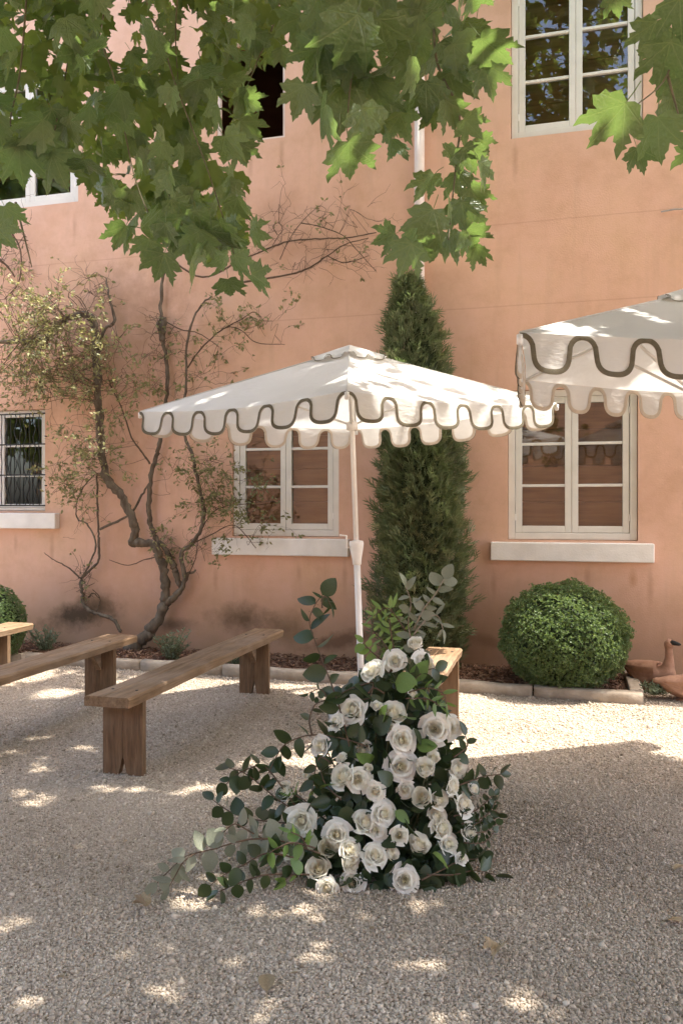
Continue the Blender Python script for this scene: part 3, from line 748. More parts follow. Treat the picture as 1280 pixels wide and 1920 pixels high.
# thinner over the umbrella's sunny side and to the far right
thin = (gx > -1.15) & (gx < .55) & (gy > 4.9) & (gy < 7.5); keep &= ~(thin & (rng.random(N) > .07))
keep &= ~((gx > .6) & (gy > 5.15)); keep &= ~((gx < -2.9) & (gy > 6.9))
keep &= ~((gy > 7.2) & (rng.random(N) > .35))
edge = ((gx+.4)/5.6)**2+((gy-2.3)/5.7)**2; keep &= (edge+rng.normal(0,.12,N)) < 1.05
keep &= ~((gy < 0) & (rng.random(N) > .5))
gx, gy, h, size = gx[keep], gy[keep], h[keep], size[keep]; n = len(gx)
pos = np.stack([gx+KX*h, gy+KY*h, h], 1)-np.array(TB)
yd = rng.normal(size=(n,3))+np.array([0,0,-.5]); LV, LT = low_leaf()
V, T, tn = scatter(LV, LT, pos, basis(yd, np.tile([KX,KY,1.], (n,1))+rng.normal(0,.45,(n,3))), size*.78, rng.uniform(0,1,n))
co = link('crown', npmesh('crown', V, T, M['plane_crown'], False, tn), tree); co['kind'] = 'stuff'

t2b = Vector((-10.5, 3.2, 0)); t2 = empty('plane_tree', t2b); tag(t2, 'second plane tree at the far end of the courtyard, seen only mirrored in the windows', 'tree')
MB().tube(smooth_line([(0,0,-.1),(.05,0,2),(0,.1,4.5),(.2,0,7)], 5), lerp_list([.32,.25,.2,.08], 16), 12).build('trunk', M['plane_bark'], t2, True)
for q in range(6):
    aa = q*1.05; MB().tube(smooth_line([(0,.05,3.2+q*.4),(1.2*math.cos(aa),1.2*math.sin(aa),4.6+q*.4),(2.6*math.cos(aa),2.6*math.sin(aa),5.6+q*.5)], 5), lerp_list([.1,.02], 11), 8).build('limb', M['plane_bark'], t2, True)
n = 6500; u_ = rng.normal(size=(n,3)); u_ /= np.linalg.norm(u_, axis=1, keepdims=True); u_ *= (rng.random(n)**.4)[:, None]*(1+.15*np.sin(u_[:, 0]*7)*np.sin(u_[:, 2]*6))[:, None]
pos = u_*np.array([3.6,4.4,4.6])+np.array([0,0,7.2])
V, T, tn = scatter(LV, LT, pos, basis(rng.normal(size=(n,3))+np.array([0,0,-.5])), rng.uniform(.2,.32,n), rng.uniform(0,1,n))
co = link('crown', npmesh('crown', V, T, M['plane_crown'], False, tn), t2); co['kind'] = 'stuff'

# leaves that hang into the picture, each one a leaf of its own
def hang(px, py, d, size_px, roll=0.0, tilt=(0,0), var=None):
    """leaf with its middle at the pixel; roll: tip direction, 0 = straight down, positive = to the right"""
    sc = size_px/F*d/1.22
    p = P(px, py, d); v_ = (p-Vector((0,0,CH))).normalized()
    right = Vector((1,0,0)); up = right.cross(v_).normalized(); right = v_.cross(up).normalized()
    tip = (right*math.sin(roll)-up*math.cos(roll)).normalized(); nrm = -v_
    y = tip; z = nrm; x = y.cross(z)
    mt = Matrix((x, y, z)).transposed()
    mt = mt @ Matrix.Rotation(tilt[0], 3, 'X') @ Matrix.Rotation(tilt[1], 3, 'Y')
    o = link('leaf', PLM[random.randrange(len(PLM)) if var is None else var], tree)
    c = p-(mt @ Vector((0,.45,0)))*sc
    o.matrix_basis = Matrix.Translation(c-TB) @ mt.to_4x4() @ Matrix.Scale(sc, 4)
    return o
rg = random.Random(21)
def rt(a=.5): return (rg.gauss(0, a), rg.gauss(0, a))
key = [  # px, py, depth, width px, roll, variant
 (1140,232,2.05,135,-.55,0),(1232,262,2.15,115,.15,2),(1245,120,2.2,120,-.2,0),(1275,35,2.1,110,.3,3),(1290,180,2.3,100,.4,1),(1155,10,2.6,60,.4,2),(1262,215,2.3,90,.2,7),(1215,75,2.4,95,-.3,0),(1265,150,2.35,100,.3,7),(1300,300,2.2,90,-.2,0),(1200,300,2.35,70,.5,1),
 (928,95,2.1,110,.9,0),(915,150,2.15,95,.5,2),(860,60,2.2,110,-.1,0),(890,10,2.1,80,.2,1),(655,80,2.0,150,-.3,0),(720,75,2.15,120,.25,2),(590,120,2.1,120,-.5,0),(770,150,2.1,110,.1,3),(830,110,2.3,110,.3,5),
 (655,300,2.0,120,.05,0),(600,230,2.05,120,-.25,2),(560,190,2.1,90,-.4,0),(690,240,2.05,110,.2,5),(735,275,2.1,80,.1,1),(640,200,2.15,130,-.1,0),(710,190,2.2,120,.3,2),(755,235,2.2,100,.35,0),(800,190,2.2,100,.1,2),(850,170,2.25,100,.4,0),(870,125,2.2,90,.6,1),(690,130,2.3,120,0,2),(780,60,2.3,120,-.2,0),(610,30,2.2,130,.2,3),(700,20,2.3,130,-.2,0),(800,10,2.3,110,.3,5),(560,60,2.3,110,-.4,1),(845,215,2.2,80,.3,4),
 (800,222,2.25,60,-.7,4),(885,240,2.15,75,.9,0),(905,275,2.2,60,.7,2),(880,300,2.15,80,.5,0),(845,300,2.2,70,-.3,1),(905,330,2.1,80,.45,4),(860,345,2.2,70,.1,2),(795,350,2.15,85,-.75,0),(895,375,2.2,80,.6,5),(870,410,2.15,95,.25,0),(800,425,2.05,100,-.35,2),(840,400,2.1,80,.1,0),(885,450,2.15,85,.5,1),(720,447,2.15,70,-1.25,0),(760,485,2.1,90,-.5,0),(850,465,2.2,80,.25,3),(815,470,2.2,75,-.1,2),(900,480,2.2,60,.55,4),(775,445,2.25,80,-.2,5),
 (300,500,2.5,85,-.45,0),(365,500,2.45,110,.05,0),(430,540,2.5,75,.1,2),(490,525,2.45,80,1.0,4),(455,500,2.5,80,.55,0),(405,460,2.5,100,.1,2),(330,440,2.5,90,-.3,1),(225,445,2.7,75,-.5,2),(240,420,2.7,80,-.7,5),(480,440,2.6,75,.7,0),(455,395,2.65,80,.4,2),(275,470,2.55,70,-.2,3),(320,345,2.4,75,.05,4),(375,420,2.5,80,.3,1),(200,370,2.8,80,-.7,2),(245,385,2.75,80,-.2,0),(430,440,2.6,80,.4,5),(10,445,2.3,80,.7,0),(40,310,2.6,110,.0,0),(110,320,2.65,100,.25,2),(470,195,2.8,80,.9,0),(470,245,2.8,80,.8,4),(455,290,2.8,80,.4,2),(440,160,2.85,80,.9,0),(505,110,2.9,50,.4,3),(530,110,2.7,50,.1,2),(480,90,2.9,80,.3,1),(360,470,2.6,90,-.1,0),(20,410,2.4,70,.3,2)]
for px, py, d, sz, rl, vr in key: hang(px, py, d, sz*(1.0 if px > 540 else .98), rl+rg.uniform(-.12,.12), (rg.gauss(0,.5), rg.gauss(0,.6)) if px < 1000 else (rg.gauss(0,.22), rg.gauss(0,.25)), vr if px > 1000 or rg.random() < .5 else None)
mass = [Vector((x, y)) for x, y in ((-40,-60),(560,-60),(545,40),(500,100),(455,150),(460,260),(440,330),(455,400),(465,450),(430,500),(330,480),(270,450),(215,400),(160,345),(130,300),(60,325),(-40,320))]
def fill(poly, cnt, d0, d1, sz0, sz1, gap=None):
    k_ = 0; placed = []
    while k_ < cnt:
        x = rg.uniform(min(p.x for p in poly), max(p.x for p in poly)); y = rg.uniform(min(p.y for p in poly), max(p.y for p in poly))
        if not inpoly(np.array([x]), np.array([y]), poly)[0]: continue
        if gap and any(((x-a)/c)**2+((y-b)/e)**2 < 1 for a, b, c, e in gap): continue
        if any((x-a)**2+(y-b)**2 < 22**2 for a, b in placed) and rg.random() < .85: continue
        placed.append((x, y)); d = rg.uniform(d0, d1); hang(x, y, d, rg.uniform(sz0, sz1)*2.6/d, rg.gauss(.05, .6), (rg.gauss(0,.65), rg.gauss(0,.85))); k_ += 1
gaps = [(350,85,28,60),(230,95,22,35),(218,60,22,40),(30,170,30,25)]
fill(mass, 165, 2.4, 3.5, 46, 100, gaps)
bk = [[] for _ in PL]
def back_fill(poly, cnt, d0, d1, gap):
    k_ = 0
    while k_ < cnt:
        x = rg.uniform(min(p.x for p in poly), max(p.x for p in poly)); y = rg.uniform(min(p.y for p in poly), max(p.y for p in poly))
        if not inpoly(np.array([x]), np.array([y]), poly)[0] or any(((x-a)/c)**2+((y-b)/e)**2 < 1 for a, b, c, e in gap): continue
        d = rg.uniform(d0, d1); o = hang(x, y, d, rg.uniform(50, 84)*2.6/d, rg.gauss(.05, .8), rt(.7), rg.randrange(len(PL)))
        bk[PLM.index(o.data)].append(np.array(o.matrix_basis)); bpy.data.objects.remove(o); k_ += 1
back_fill(mass, 520, 2.9, 4.1, gaps)
bv, bt, base_n = [], [], 0
for (v_, t_), mats in zip(PL, bk):
    for m_ in mats:
        bv.append(v_ @ m_[:3, :3].T + m_[:3, 3]); bt.append(t_+base_n); base_n += len(v_)
fo = link('foliage', npmesh('foliage', np.concatenate(bv), np.concatenate(bt), M['plane_crown'], True, rng.uniform(0, 1, base_n)), tree); fo['kind'] = 'stuff'
mid = [Vector((x, y)) for x, y in ((540,-40),(900,-40),(900,60),(880,150),(790,200),(700,240),(610,200),(560,120))]
fill(mid, 34, 2.05, 2.7, 66, 112)
# hanging twigs
def twig(pts, r0=.0045, r1=.0016): limb([P(*p) for p in pts], r0, r1, 'twig', 6, 'hang_twig')
for t in ([(190,-160,3.0),(200,-20,2.9),(190,70,2.8),(215,150,2.75),(255,340,2.7),(300,440,2.6)], [(290,-160,3.1),(275,0,3.0),(300,60,2.9),(330,160,2.8),(390,320,2.65),(440,480,2.5)], [(350,-160,3.2),(330,40,3.1),(335,160,3.0)], [(540,-140,3.1),(520,20,3.0),(480,120,2.9),(440,220,2.85)],
          [(60,-140,2.9),(40,120,2.8),(20,230,2.6),(40,300,2.6)], [(720,-140,2.4),(690,20,2.3),(660,140,2.15),(650,240,2.05)], [(840,-140,2.4),(815,20,2.3),(820,120,2.25),(860,210,2.2),(855,300,2.18),(845,400,2.15),(840,450,2.12)], [(1330,-160,2.4),(1280,20,2.3),(1250,140,2.2),(1195,195,2.1)], [(1250,140,2.2),(1275,230,2.2)], [(30,380,2.5),(60,500,2.45)], [(160,-140,3.3),(130,100,3.2),(100,260,2.8)]):
    twig(t)
limb([(2.0,.9,4.5), (1.4,1.6,4.3), (.5,2.1,4.05), (P(720,-140,2.4).x, 2.4, P(720,-140,2.4).z), ], .03, .008, 'limb')
limb([(1.4,1.6,4.3), (.9,2.2,4.0), tuple(P(840,-140,2.4))], .02, .006, 'limb')
limb([(2.0,.9,4.5), (2.0,1.6,4.1), tuple(P(1330,-160,2.4))], .02, .006, 'limb')
limb([(-.6,1.9,4.7), (-.7,2.6,4.2), tuple(P(290,-160,3.1)), tuple(P(540,-140,3.1))], .03, .008, 'limb')
limb([(-.6,1.9,4.7), (-1.1,2.5,4.1), tuple(P(60,-140,2.9))], .02, .006, 'limb')
limb([tuple(P(290,-160,3.1)), tuple(P(190,-160,3.0)), tuple(P(160,-140,3.3))], .012, .006, 'limb')

# ------------------------------------------------------------------ columnar conifer against the wall
def local_frame(s, y): return W0+U*s+NI*y
cs_ = WL(785, 1000, .5)[0]; cb = local_frame(cs_, -.42)
con = empty('columnar_conifer', cb, -TH); tag(con, 'tall dark columnar conifer growing in front of the drainpipe', 'tree')
CHT = 3.62
MB().tube([(0,0,-.02),(.01,0,1.2),(0,.01,2.6),(0,0,3.4)], [.06,.05,.03,.008], 10).build('trunk', M['bark'], con, True)
def con_r(z):      # half width at a height, traced from the outline
    return np.interp(z, [0, .25, .8, 1.5, 2.0, 2.35, 2.75, 3.1, 3.4, 3.62], [.30, .40, .49, .46, .40, .37, .35, .30, .17, .03])
n = 9500
z = rng.uniform(0.02, CHT, n)*1.0; z = np.where(rng.random(n) < .2, rng.uniform(0, 2.4, n), z)
a = rng.uniform(0, 2*np.pi, n); lump = 1+.13*np.sin(a*4+z*3.1)+.12*np.sin(z*7+a*3)+.08*np.sin(z*23+a*7)
rr = .79*con_r(z)*np.where(z > 2.5, .9, 1)*lump*np.clip(rng.beta(5, 1.5, n), .35, 1)
stray = rng.random(n) < .05; rr = np.where(stray, rr*rng.uniform(1.05, 1.28, n), rr)
pos = np.stack([rr*np.cos(a), rr*np.sin(a)*.82, z], 1); pos[:, 0] += -.07*np.clip(z-2, 0, 2)
sv = []; st_ = []
for bx, by, ang, ln in ((0,0,0,1),(0,.15,.6,.55),(0,.25,-.6,.6),(0,.4,.55,.5),(0,.52,-.55,.45),(0,.65,.5,.35),(.12,.33,.15,.3),(-.14,.42,-.15,.3)):
    c, s = math.cos(ang), math.sin(ang); wd = .035
    q = [(0,0),(wd,.4*ln),(0,ln),(-wd,.4*ln)]; k0 = len(sv)
    sv += [(bx+x*c+y*s, by-x*s+y*c, .06*math.sin(y*5+ang*3)) for x, y in q]; st_ += [(k0,k0+1,k0+2),(k0,k0+2,k0+3)]
dr = np.stack([np.cos(a), np.sin(a), .9+0*a], 1)+rng.normal(0, .42, (n,3))
tone = np.clip(.35+.35*np.sin(a*4+z*5)*np.sin(z*7)+rng.normal(0,.22,n), 0, 1)
V, T, tn = scatter(sv, st_, pos, basis(dr), rng.uniform(.08, .165, n)*np.where(stray, 1.3, 1), tone)
co = link('crown', npmesh('crown', V, T, M['cypress_leaf'], False, tn), con); co['kind'] = 'stuff'
MB().lathe([(max(.02, float(con_r(zz))*.48), zz) for zz in np.linspace(.05, 3.3, 14)], None, 14).build('dark_core', M['bulk_green'], con, True)  # solid dark core stands in for the shade inside the crown

# ------------------------------------------------------------------ clipped box balls
def box_ball(pos_, rad, n, label, sq=1.0, seed=0):
    o = empty('box_shrub', pos_); tag(o, label, 'shrub', 'clipped shrubs in the bed along the house')
    for q in range(5):
        aa = q*1.26; MB().tube([(0.02*math.cos(aa),.02*math.sin(aa),-.03),(.08*math.cos(aa),.08*math.sin(aa),rad*.4),(.3*rad*math.cos(aa),.3*rad*math.sin(aa),rad)], [.02,.016,.008], 7).build('stem', M['bark'], o, True)
    u = rng.normal(size=(n,3)); u /= np.linalg.norm(u, axis=1, keepdims=True)
    lump = 1+.035*np.sin(u[:,0]*9+seed)*np.sin(u[:,2]*8)+.03*np.sin(u[:,1]*14+u[:,0]*11)+.02*np.sin(u[:,2]*25+u[:,0]*19)
    r_ = rad*lump*np.where(rng.random(n) < .75, rng.uniform(.93, 1.03, n), rng.uniform(.72, .95, n))*np.where(rng.random(n) < .025, rng.uniform(1.02, 1.07, n), 1)
    p = u*r_[:, None]; p[:, 2] = p[:, 2]*sq+rad*sq*.98
    ok = p[:, 2] > .0; p, u = p[ok], u[ok]; m_ = len(p)
    lv = []; lt = []
    for q in range(6):
        aa = q*2*math.pi/6; c, s = math.cos(aa), math.sin(aa); k0 = len(lv); t_ = .5 if q % 2 else .9
        for x, y, zz in ((0,0,0),(.28,.5,.12),(0,1,.0),(-.28,.5,.12)): lv.append((x*c+y*t_*s, zz+y*(1.0-t_*.45), -x*s+y*t_*c))
        lt += [(k0,k0+1,k0+2),(k0,k0+2,k0+3)]
    tone = np.clip(rng.normal(.45,.25,m_)+.2*np.sin(u[:,0]*6)*np.sin(u[:,2]*7+1), 0, 1)
    V, T, tn = scatter(lv, lt, p, basis(u+rng.normal(0,.5,(m_,3))+np.array([0,0,.3])), rng.uniform(.013,.022,m_), tone)
    co = link('crown', npmesh('crown', V, T, M['box_leaf'], False, tn), o); co['kind'] = 'stuff'
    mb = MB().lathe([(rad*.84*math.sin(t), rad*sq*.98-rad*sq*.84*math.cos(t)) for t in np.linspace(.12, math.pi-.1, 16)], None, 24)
    mb.build('dark_core', M['bulk_green'], o, True); return o  # dark core in place of the shade between the inner leaves
bp = P(1057, 1180, 7.02); box_ball((bp.x, bp.y, .02), .515, 17000, 'round clipped box ball beside the terracotta geese', .86)
bp = P(-12, 1130, 8.25); box_ball((bp.x, bp.y, .02), .30, 5000, 'dark green clipped shrub by the bench under the barred window', 1.25, 2)

# ------------------------------------------------------------------ small grey-green herbs at the foot of the wall
def herb(px, py, n_, ht, sp, label):
    g = G(px, py, .05); o = empty('herb_clump', (g.x, g.y, .04)); tag(o, label, 'plant', 'herb clumps at the foot of the wall')
    m = MB(); pts = []; dirs = []
    for i in range(n_):
        aa = random.uniform(0, 6.28); rr = sp*math.sqrt(random.random()); h_ = ht*random.uniform(.5, 1.05)
        top = Vector((rr*math.cos(aa)*1.25, rr*math.sin(aa), h_)); base = Vector((rr*.25*math.cos(aa), rr*.25*math.sin(aa), 0))
        midp = (base+top)/2+Vector((0,0,h_*.12)); m.tube([base, midp, top], [.003,.0022,.0015], 4, False)
        for j in range(13):
            t = .15+.85*j/12; q = base.lerp(midp, t*2) if t < .5 else midp.lerp(top, t*2-1)
            pts.append(q); dirs.append(Vector((random.gauss(0,1), random.gauss(0,1), .6)))
    m.build('stems', M['green_stem'], o)
    ov, ot = oval_leaf(.16, .2, .15, nv=3)
    V, T, tn = scatter(ov, ot, np.array([tuple(p) for p in pts]), basis(np.array([tuple(d) for d in dirs])), rng.uniform(.025,.05,len(pts)), rng.uniform(0,1,len(pts)))
    co = link('foliage', npmesh('foliage', V, T, M['herb_leaf'], False, tn), o); co['kind'] = 'stuff'
herb(322, 1240, 46, .30, .17, 'grey green herb clump in the mulch beside the climbing rose trunk')
herb(88, 1222, 36, .26, .17, 'low herb clump behind the bench by the dark shrub')
herb(440, 1250, 18, .17, .10, 'small herb clump in the mulch under the long bench')
herb(1225, 1300, 26, .07, .16, 'low weeds growing round the terracotta geese')

# ------------------------------------------------------------------ climbing rose on the wall
def climber(base_px, label, stems, twig_zones, leaf_zones, seed):
    r_ = random.Random(seed); b = WP(*base_px, .12); b.z = 0.03
    o = empty('climbing_rose', b, 0); tag(o, label, 'climbing plant', 'climbing roses on the house wall')
    allp = []
    for pts, r0, r1, n0, n1, mt in stems:
        k_ = len(pts); q = []
        for i, (x, y) in enumerate(pts):
            p = WP(x, y, n0+(n1-n0)*i/(k_-1)); p.z = max(p.z, .02); q.append(p-b)
        ln = smooth_line(q, 6); jit = [p+Vector((r_.gauss(0,1), r_.gauss(0,1), r_.gauss(0,1)))*min(.007, r0*.22) for p in ln]
        rad = [v_*1.08*r_.uniform(.85,1.2) for v_ in lerp_list([r0, r1], len(jit))]
        MB().tube(jit, rad, 8 if r0 > .01 else 5).build('stem', M[mt], o, True)
        allp += jit
    tw = MB(); lp = []; ld = []; lt_ = []
    def walk(p, d, steps, ln, rad, leafy, tone, depth=0, out=.3):
        pts = [p.copy()]
        for i in range(steps):
            d = (d+Vector((r_.gauss(0,.35), r_.gauss(0,.35)*out, r_.gauss(0,.3)))).normalized(); p = p+d*ln
            dist = -(p+b-W0).dot(NI)
            if dist < .03: p = p-NI*(.03-dist); d = (d-NI*.2).normalized()
            if dist > .95: d = (d+NI*.4).normalized()
            pts.append(p.copy())
            if r_.random() < leafy*.62:
                for q in range(r_.randint(2, 5)):
                    lp.append(p+Vector((r_.gauss(0,.015), r_.gauss(0,.015), r_.gauss(0,.015)))); ld.append(d+Vector((r_.gauss(0,.9), r_.gauss(0,.9), r_.gauss(0,.7)-.2))); lt_.append(min(1, max(0, r_.gauss(tone,.2))))
            if depth < 2 and r_.random() < .22: walk(p, (d+Vector((r_.gauss(0,.8), r_.gauss(0,.4), r_.gauss(0,.8)))).normalized(), max(2, steps//2), ln*.85, rad*.7, leafy, tone, depth+1, out)
        tw.tube(pts, lerp_list([rad, rad*.45], len(pts)), 4, False)
    for x0, y0, x1, y1, n0, n1, cnt, steps, leafy, tone, rad in twig_zones:
        for i in range(cnt):
            p = WP(r_.uniform(x0, x1), r_.uniform(y0, y1), r_.uniform(n0, n1))-b
            near = min(allp, key=lambda q: (q-p).length)
            if (near-p).length > .03 and r_.random() < .6:
                mid_ = near.lerp(p, .5)+Vector((r_.gauss(0,.06), r_.gauss(0,.03), r_.gauss(0,.05)+.04)); tw.tube(smooth_line([near, mid_, p], 3), lerp_list([rad*1.2, rad], 7), 4, False)
            d = Vector((r_.gauss(0,1), r_.gauss(0,.3)-.1, r_.gauss(.1,.8))).normalized()
            walk(p, d, steps, .045, rad, leafy, tone)
    tw.build('twigs', M['twig'], o)['kind'] = 'stuff'
    if lp:
        ov, ot = oval_leaf(.27, .25, .15, .1, 3); n_ = len(lp)
        V, T, tn = scatter(ov, ot, np.array([tuple(p) for p in lp]), basis(np.array([tuple(d) for d in ld])), np.array([r_.uniform(.028, .055) for _ in lp]), lt_)
        co = link('foliage', npmesh('foliage', V, T, M['vine_leaf'], False, tn), o); co['kind'] = 'stuff'
    return o
main_stems = [
 ([(238,1222),(262,1203),(281,1184),(301,1154),(309,1128)], .062, .048, .20, .12, 'bark'),
 ([(309,1132),(310,1101),(307,1067),(297,1039),(288,1020),(262,1017),(247,1018),(254,995),(244,964),(222,923),(197,889),(188,808),(184,725),(181,655)], .040, .040, .12, .16, 'bark'),
 ([(181,655),(178,610),(160,590),(120,600),(87,633),(40,640),(0,642),(-40,640)], .045, .02, .16, .25, 'bark'),
 ([(181,655),(196,620),(215,600),(205,560),(200,520)], .02, .008, .16, .12, 'bark'),
 ([(309,1132),(335,1111),(345,1093),(352,1078),(366,1070)], .036, .008, .12, .10, 'bark'),
 ([(338,1100),(330,1075),(325,1060),(316,1039),(300,1018),(288,1002),(281,976),(279,945),(283,898),(291,861),(300,826),(312,760),(313,699),(306,624),(302,580),(306,524),(312,480)], .030, .014, .10, .08, 'bark'),
 ([(348,1090),(341,1039),(360,1020),(376,995),(382,961),(372,904),(360,851),(347,820),(345,760),(350,707),(352,633),(372,580),(398,554)], .022, .008, .12, .10, 'bark'),
 ([(306,640),(300,610),(308,600),(306,625)], .035, .03, .10, .12, 'bark'),
 ([(282,870),(265,845),(247,820),(227,760),(205,720)], .010, .005, .10, .14, 'twig'),
 ([(188,992),(210,982),(244,964),(266,929),(281,905)], .013, .010, .12, .10, 'bark'),
 ([(352,690),(376,655),(420,616),(450,618),(481,642),(534,646)], .008, .003, .10, .12, 'twig'),
 ([(420,616),(450,600),(477,585),(492,600)], .006, .003, .10, .12, 'twig'),
 ([(306,600),(340,618),(372,625),(410,650)], .007, .003, .10, .12, 'twig'),
 ([(296,1044),(270,1050),(240,1060),(205,1050)], .006, .003, .12, .08, 'twig'),
 ([(376,995),(400,960),(430,948),(460,945),(520,938)], .006, .003, .12, .14, 'twig'),
 ([(360,1020),(400,1000),(440,985),(480,1028)], .006, .003, .12, .16, 'twig'),
 ([(350,1085),(362,1060),(368,1040),(372,1000)], .007, .003, .12, .14, 'twig'),
 ([(312,480),(380,520),(449,489),(509,464),(545,452),(600,448),(650,446),(705,436)], .010, .005, .06, .04, 'twig'),
 ([(449,530),(538,516),(577,503),(614,480),(646,459),(690,446)], .010, .004, .05, .04, 'twig'),
 ([(525,487),(541,452),(564,418),(587,395)], .005, .003, .04, .04, 'twig'),
 ([(564,418),(600,425),(642,441),(670,470),(705,509)], .005, .003, .04, .04, 'twig'),
 ([(614,480),(640,492),(660,490),(690,480)], .005, .003, .04, .04, 'twig'),
 ([(520,440),(512,425),(522,418),(530,430),(520,445),(509,464)], .004, .003, .04, .03, 'twig'),
 ([(0,420),(25,440),(40,480),(35,530),(10,560)], .010, .005, .08, .06, 'twig'),
 ([(-20,470),(15,500),(28,520)], .014, .006, .08, .06, 'twig'),
]
main_tw = [ # x0,y0,x1,y1, n0,n1, count, steps, leafy, tone (sunlit leaves at left painted paler), radius
 (0,540,150,720, .35,.85, 95, 9, .5, .75, .0032), (60,600,230,760, .15,.6, 70, 9, .42, .5, .003), (90,850,200,930, .12,.4, 34, 8, .4, .5, .002),
 (130,760,210,880, .3,.9, 30, 7, .45, .6, .002), (380,860,440,990, .12,.28, 34, 8, .5, .15, .002), (440,870,500,1030, .12,.24, 14, 7, .5, .12, .002), (300,860,400,1000, .1,.22, 22, 8, .35, .2, .002),
 (380,600,530,650, .08,.2, 16, 8, .5, .15, .002), (250,640,420,740, .08,.25, 34, 9, .28, .3, .002), (280,590,320,640, .08,.16, 16, 5, .1, .2, .003), (150,520,210,600, .1,.4, 18, 7, .1, .8, .0024),
 (520,385,690,510, .03,.07, 46, 7, .06, .1, .0022), (440,340,540,480, .03,.07, 18, 7, .05, .1, .002), (-10,400,60,520, .05,.12, 18, 7, .05, .2, .003), (285,1000,330,1040, .1,.18, 14, 3, .6, .8, .002), (180,690,240,780, .12,.3, 20, 8, .3, .4, .002), (340,1000,390,1070, .1,.2, 14, 6, .15, .2, .002), (20,690,90,770, .15,.4, 18, 8, .4, .6, .002)]
climber((240,1222), 'gnarled old climbing rose with thick trunk trained up the house wall', main_stems, main_tw, [], 5)
slim_stems = [
 ([(226,1186),(213,1161),(179,1150),(160,1136),(154,1110),(152,1086)], .018, .016, .14, .12, 'bark'),
 ([(152,1086),(170,1068),(185,1051),(186,1020),(185,995),(183,945),(182,892)], .013, .009, .12, .10, 'bark'),
 ([(152,1086),(166,1062),(180,1020),(163,982),(146,973),(144,942),(158,912),(179,889)], .010, .005, .12, .12, 'bark'),
 ([(150,1084),(134,1068),(116,1057),(98,1048),(83,1036)], .009, .003, .12, .08, 'twig'),
 ([(166,1120),(176,1112),(186,1122)], .010, .004, .12, .10, 'twig'),
 ([(179,1150),(186,1138),(187,1120),(174,1106)], .008, .004, .12, .10, 'twig')]
climber((226,1190), 'slender bare climbing rose stem rising left of the thick trunk', slim_stems, [(140,1060,170,1130,.08,.16,22,4,.08,.3,.0024),(140,940,190,1040,.08,.16,8,5,.06,.3,.002)], [], 9)

# ------------------------------------------------------------------ floral arrangement on the gravel
A0 = Vector((P(715, 1650, 3.62).x, 3.62, 0)); arr = empty('floral_arrangement', A0); tag(arr, 'floor arrangement of white roses with dark trailing foliage', 'flowers')
rr_ = random.Random(3)
def rose_mesh(seed, openness):
    r_ = random.Random(seed); outer = MB(); heart = MB()
    N_ = 27; az = 0.0
    for i in range(N_):
        g = i/(N_-1)                                   # 0 heart .. 1 outermost
        az += 2.4+r_.uniform(-.18,.18)
        R0 = .003+.036*g**.92                          # radius of the cup where the petal stands
        H0 = .050-.004*g-.016*max(0, g-.55)/.45*openness
        half = 1.5-.75*g**.6
        flare = (-.0022 if g < .35 else .0)+.013*max(0, g-.35)**1.3*1.6*openness*r_.uniform(.6,1.3)
        curl = .010*max(0, g-.25)*openness*r_.uniform(.6,1.4)
        pt = .10*r_.random()+(.14 if g > .6 else .02)
        ph = r_.uniform(0, 6)
        def fn(u, v_, az=az, R0=R0, H0=H0, half=half, flare=flare, curl=curl, pt=pt, ph=ph, g=g):
            a = (u-.5)*2; t = v_
            top = 1-.20*abs(a)**2.6+pt*max(0, 1-abs(a)*2.2)
            wd = half*(.45+.55*math.sin(min(1, t*1.5)*math.pi/2))
            hh = H0*t*top
            rad = R0*(.25+.75*math.sin(min(1, t*1.6)*math.pi/2))+flare*t**2.2
            lip = max(0, t-.72)/.28
            rad += curl*lip**2*(.6+.8*abs(a)); hh -= curl*lip**2*(.35+.5*abs(a))
            rad += .0009*a+.0012*math.sin(a*4+ph)*t*(.3+g)   # one edge tucks under the next petal
            th = az+a*wd
            return (rad*math.cos(th), rad*math.sin(th), hh)
        (heart if g < .38 else outer).grid(fn, 8, 6)
    # calyx
    sep = MB()
    sep.lathe([(.003,-.03),(.0035,-.012),(.010,-.006),(.012,.004),(.008,.012)], None, 8)
    for i in range(5):
        aa = i*1.256; n0 = len(sep.v); c, s = math.cos(aa), math.sin(aa)
        sep.v += [Vector((.010*c-.005*s,.010*s+.005*c,0)), Vector((.010*c+.005*s,.010*s-.005*c,0)), Vector((.034*c,.034*s,-.012))]; sep.f.append((n0,n0+1,n0+2))
    return outer.mesh('rose', M['petal'], True), heart.mesh('rose_heart', M['petal_heart'], True), sep.mesh('calyx', M['green_stem'], True)
ROSE = [rose_mesh(s, o) for s, o in ((1,.9),(2,1.3),(3,.45),(4,1.7),(5,1.05),(6,.2),(7,1.45),(8,.7))]
def arr_depth(px, py): return 3.30+(1690-py)/460*.40+((px-715)/240)**2*.14
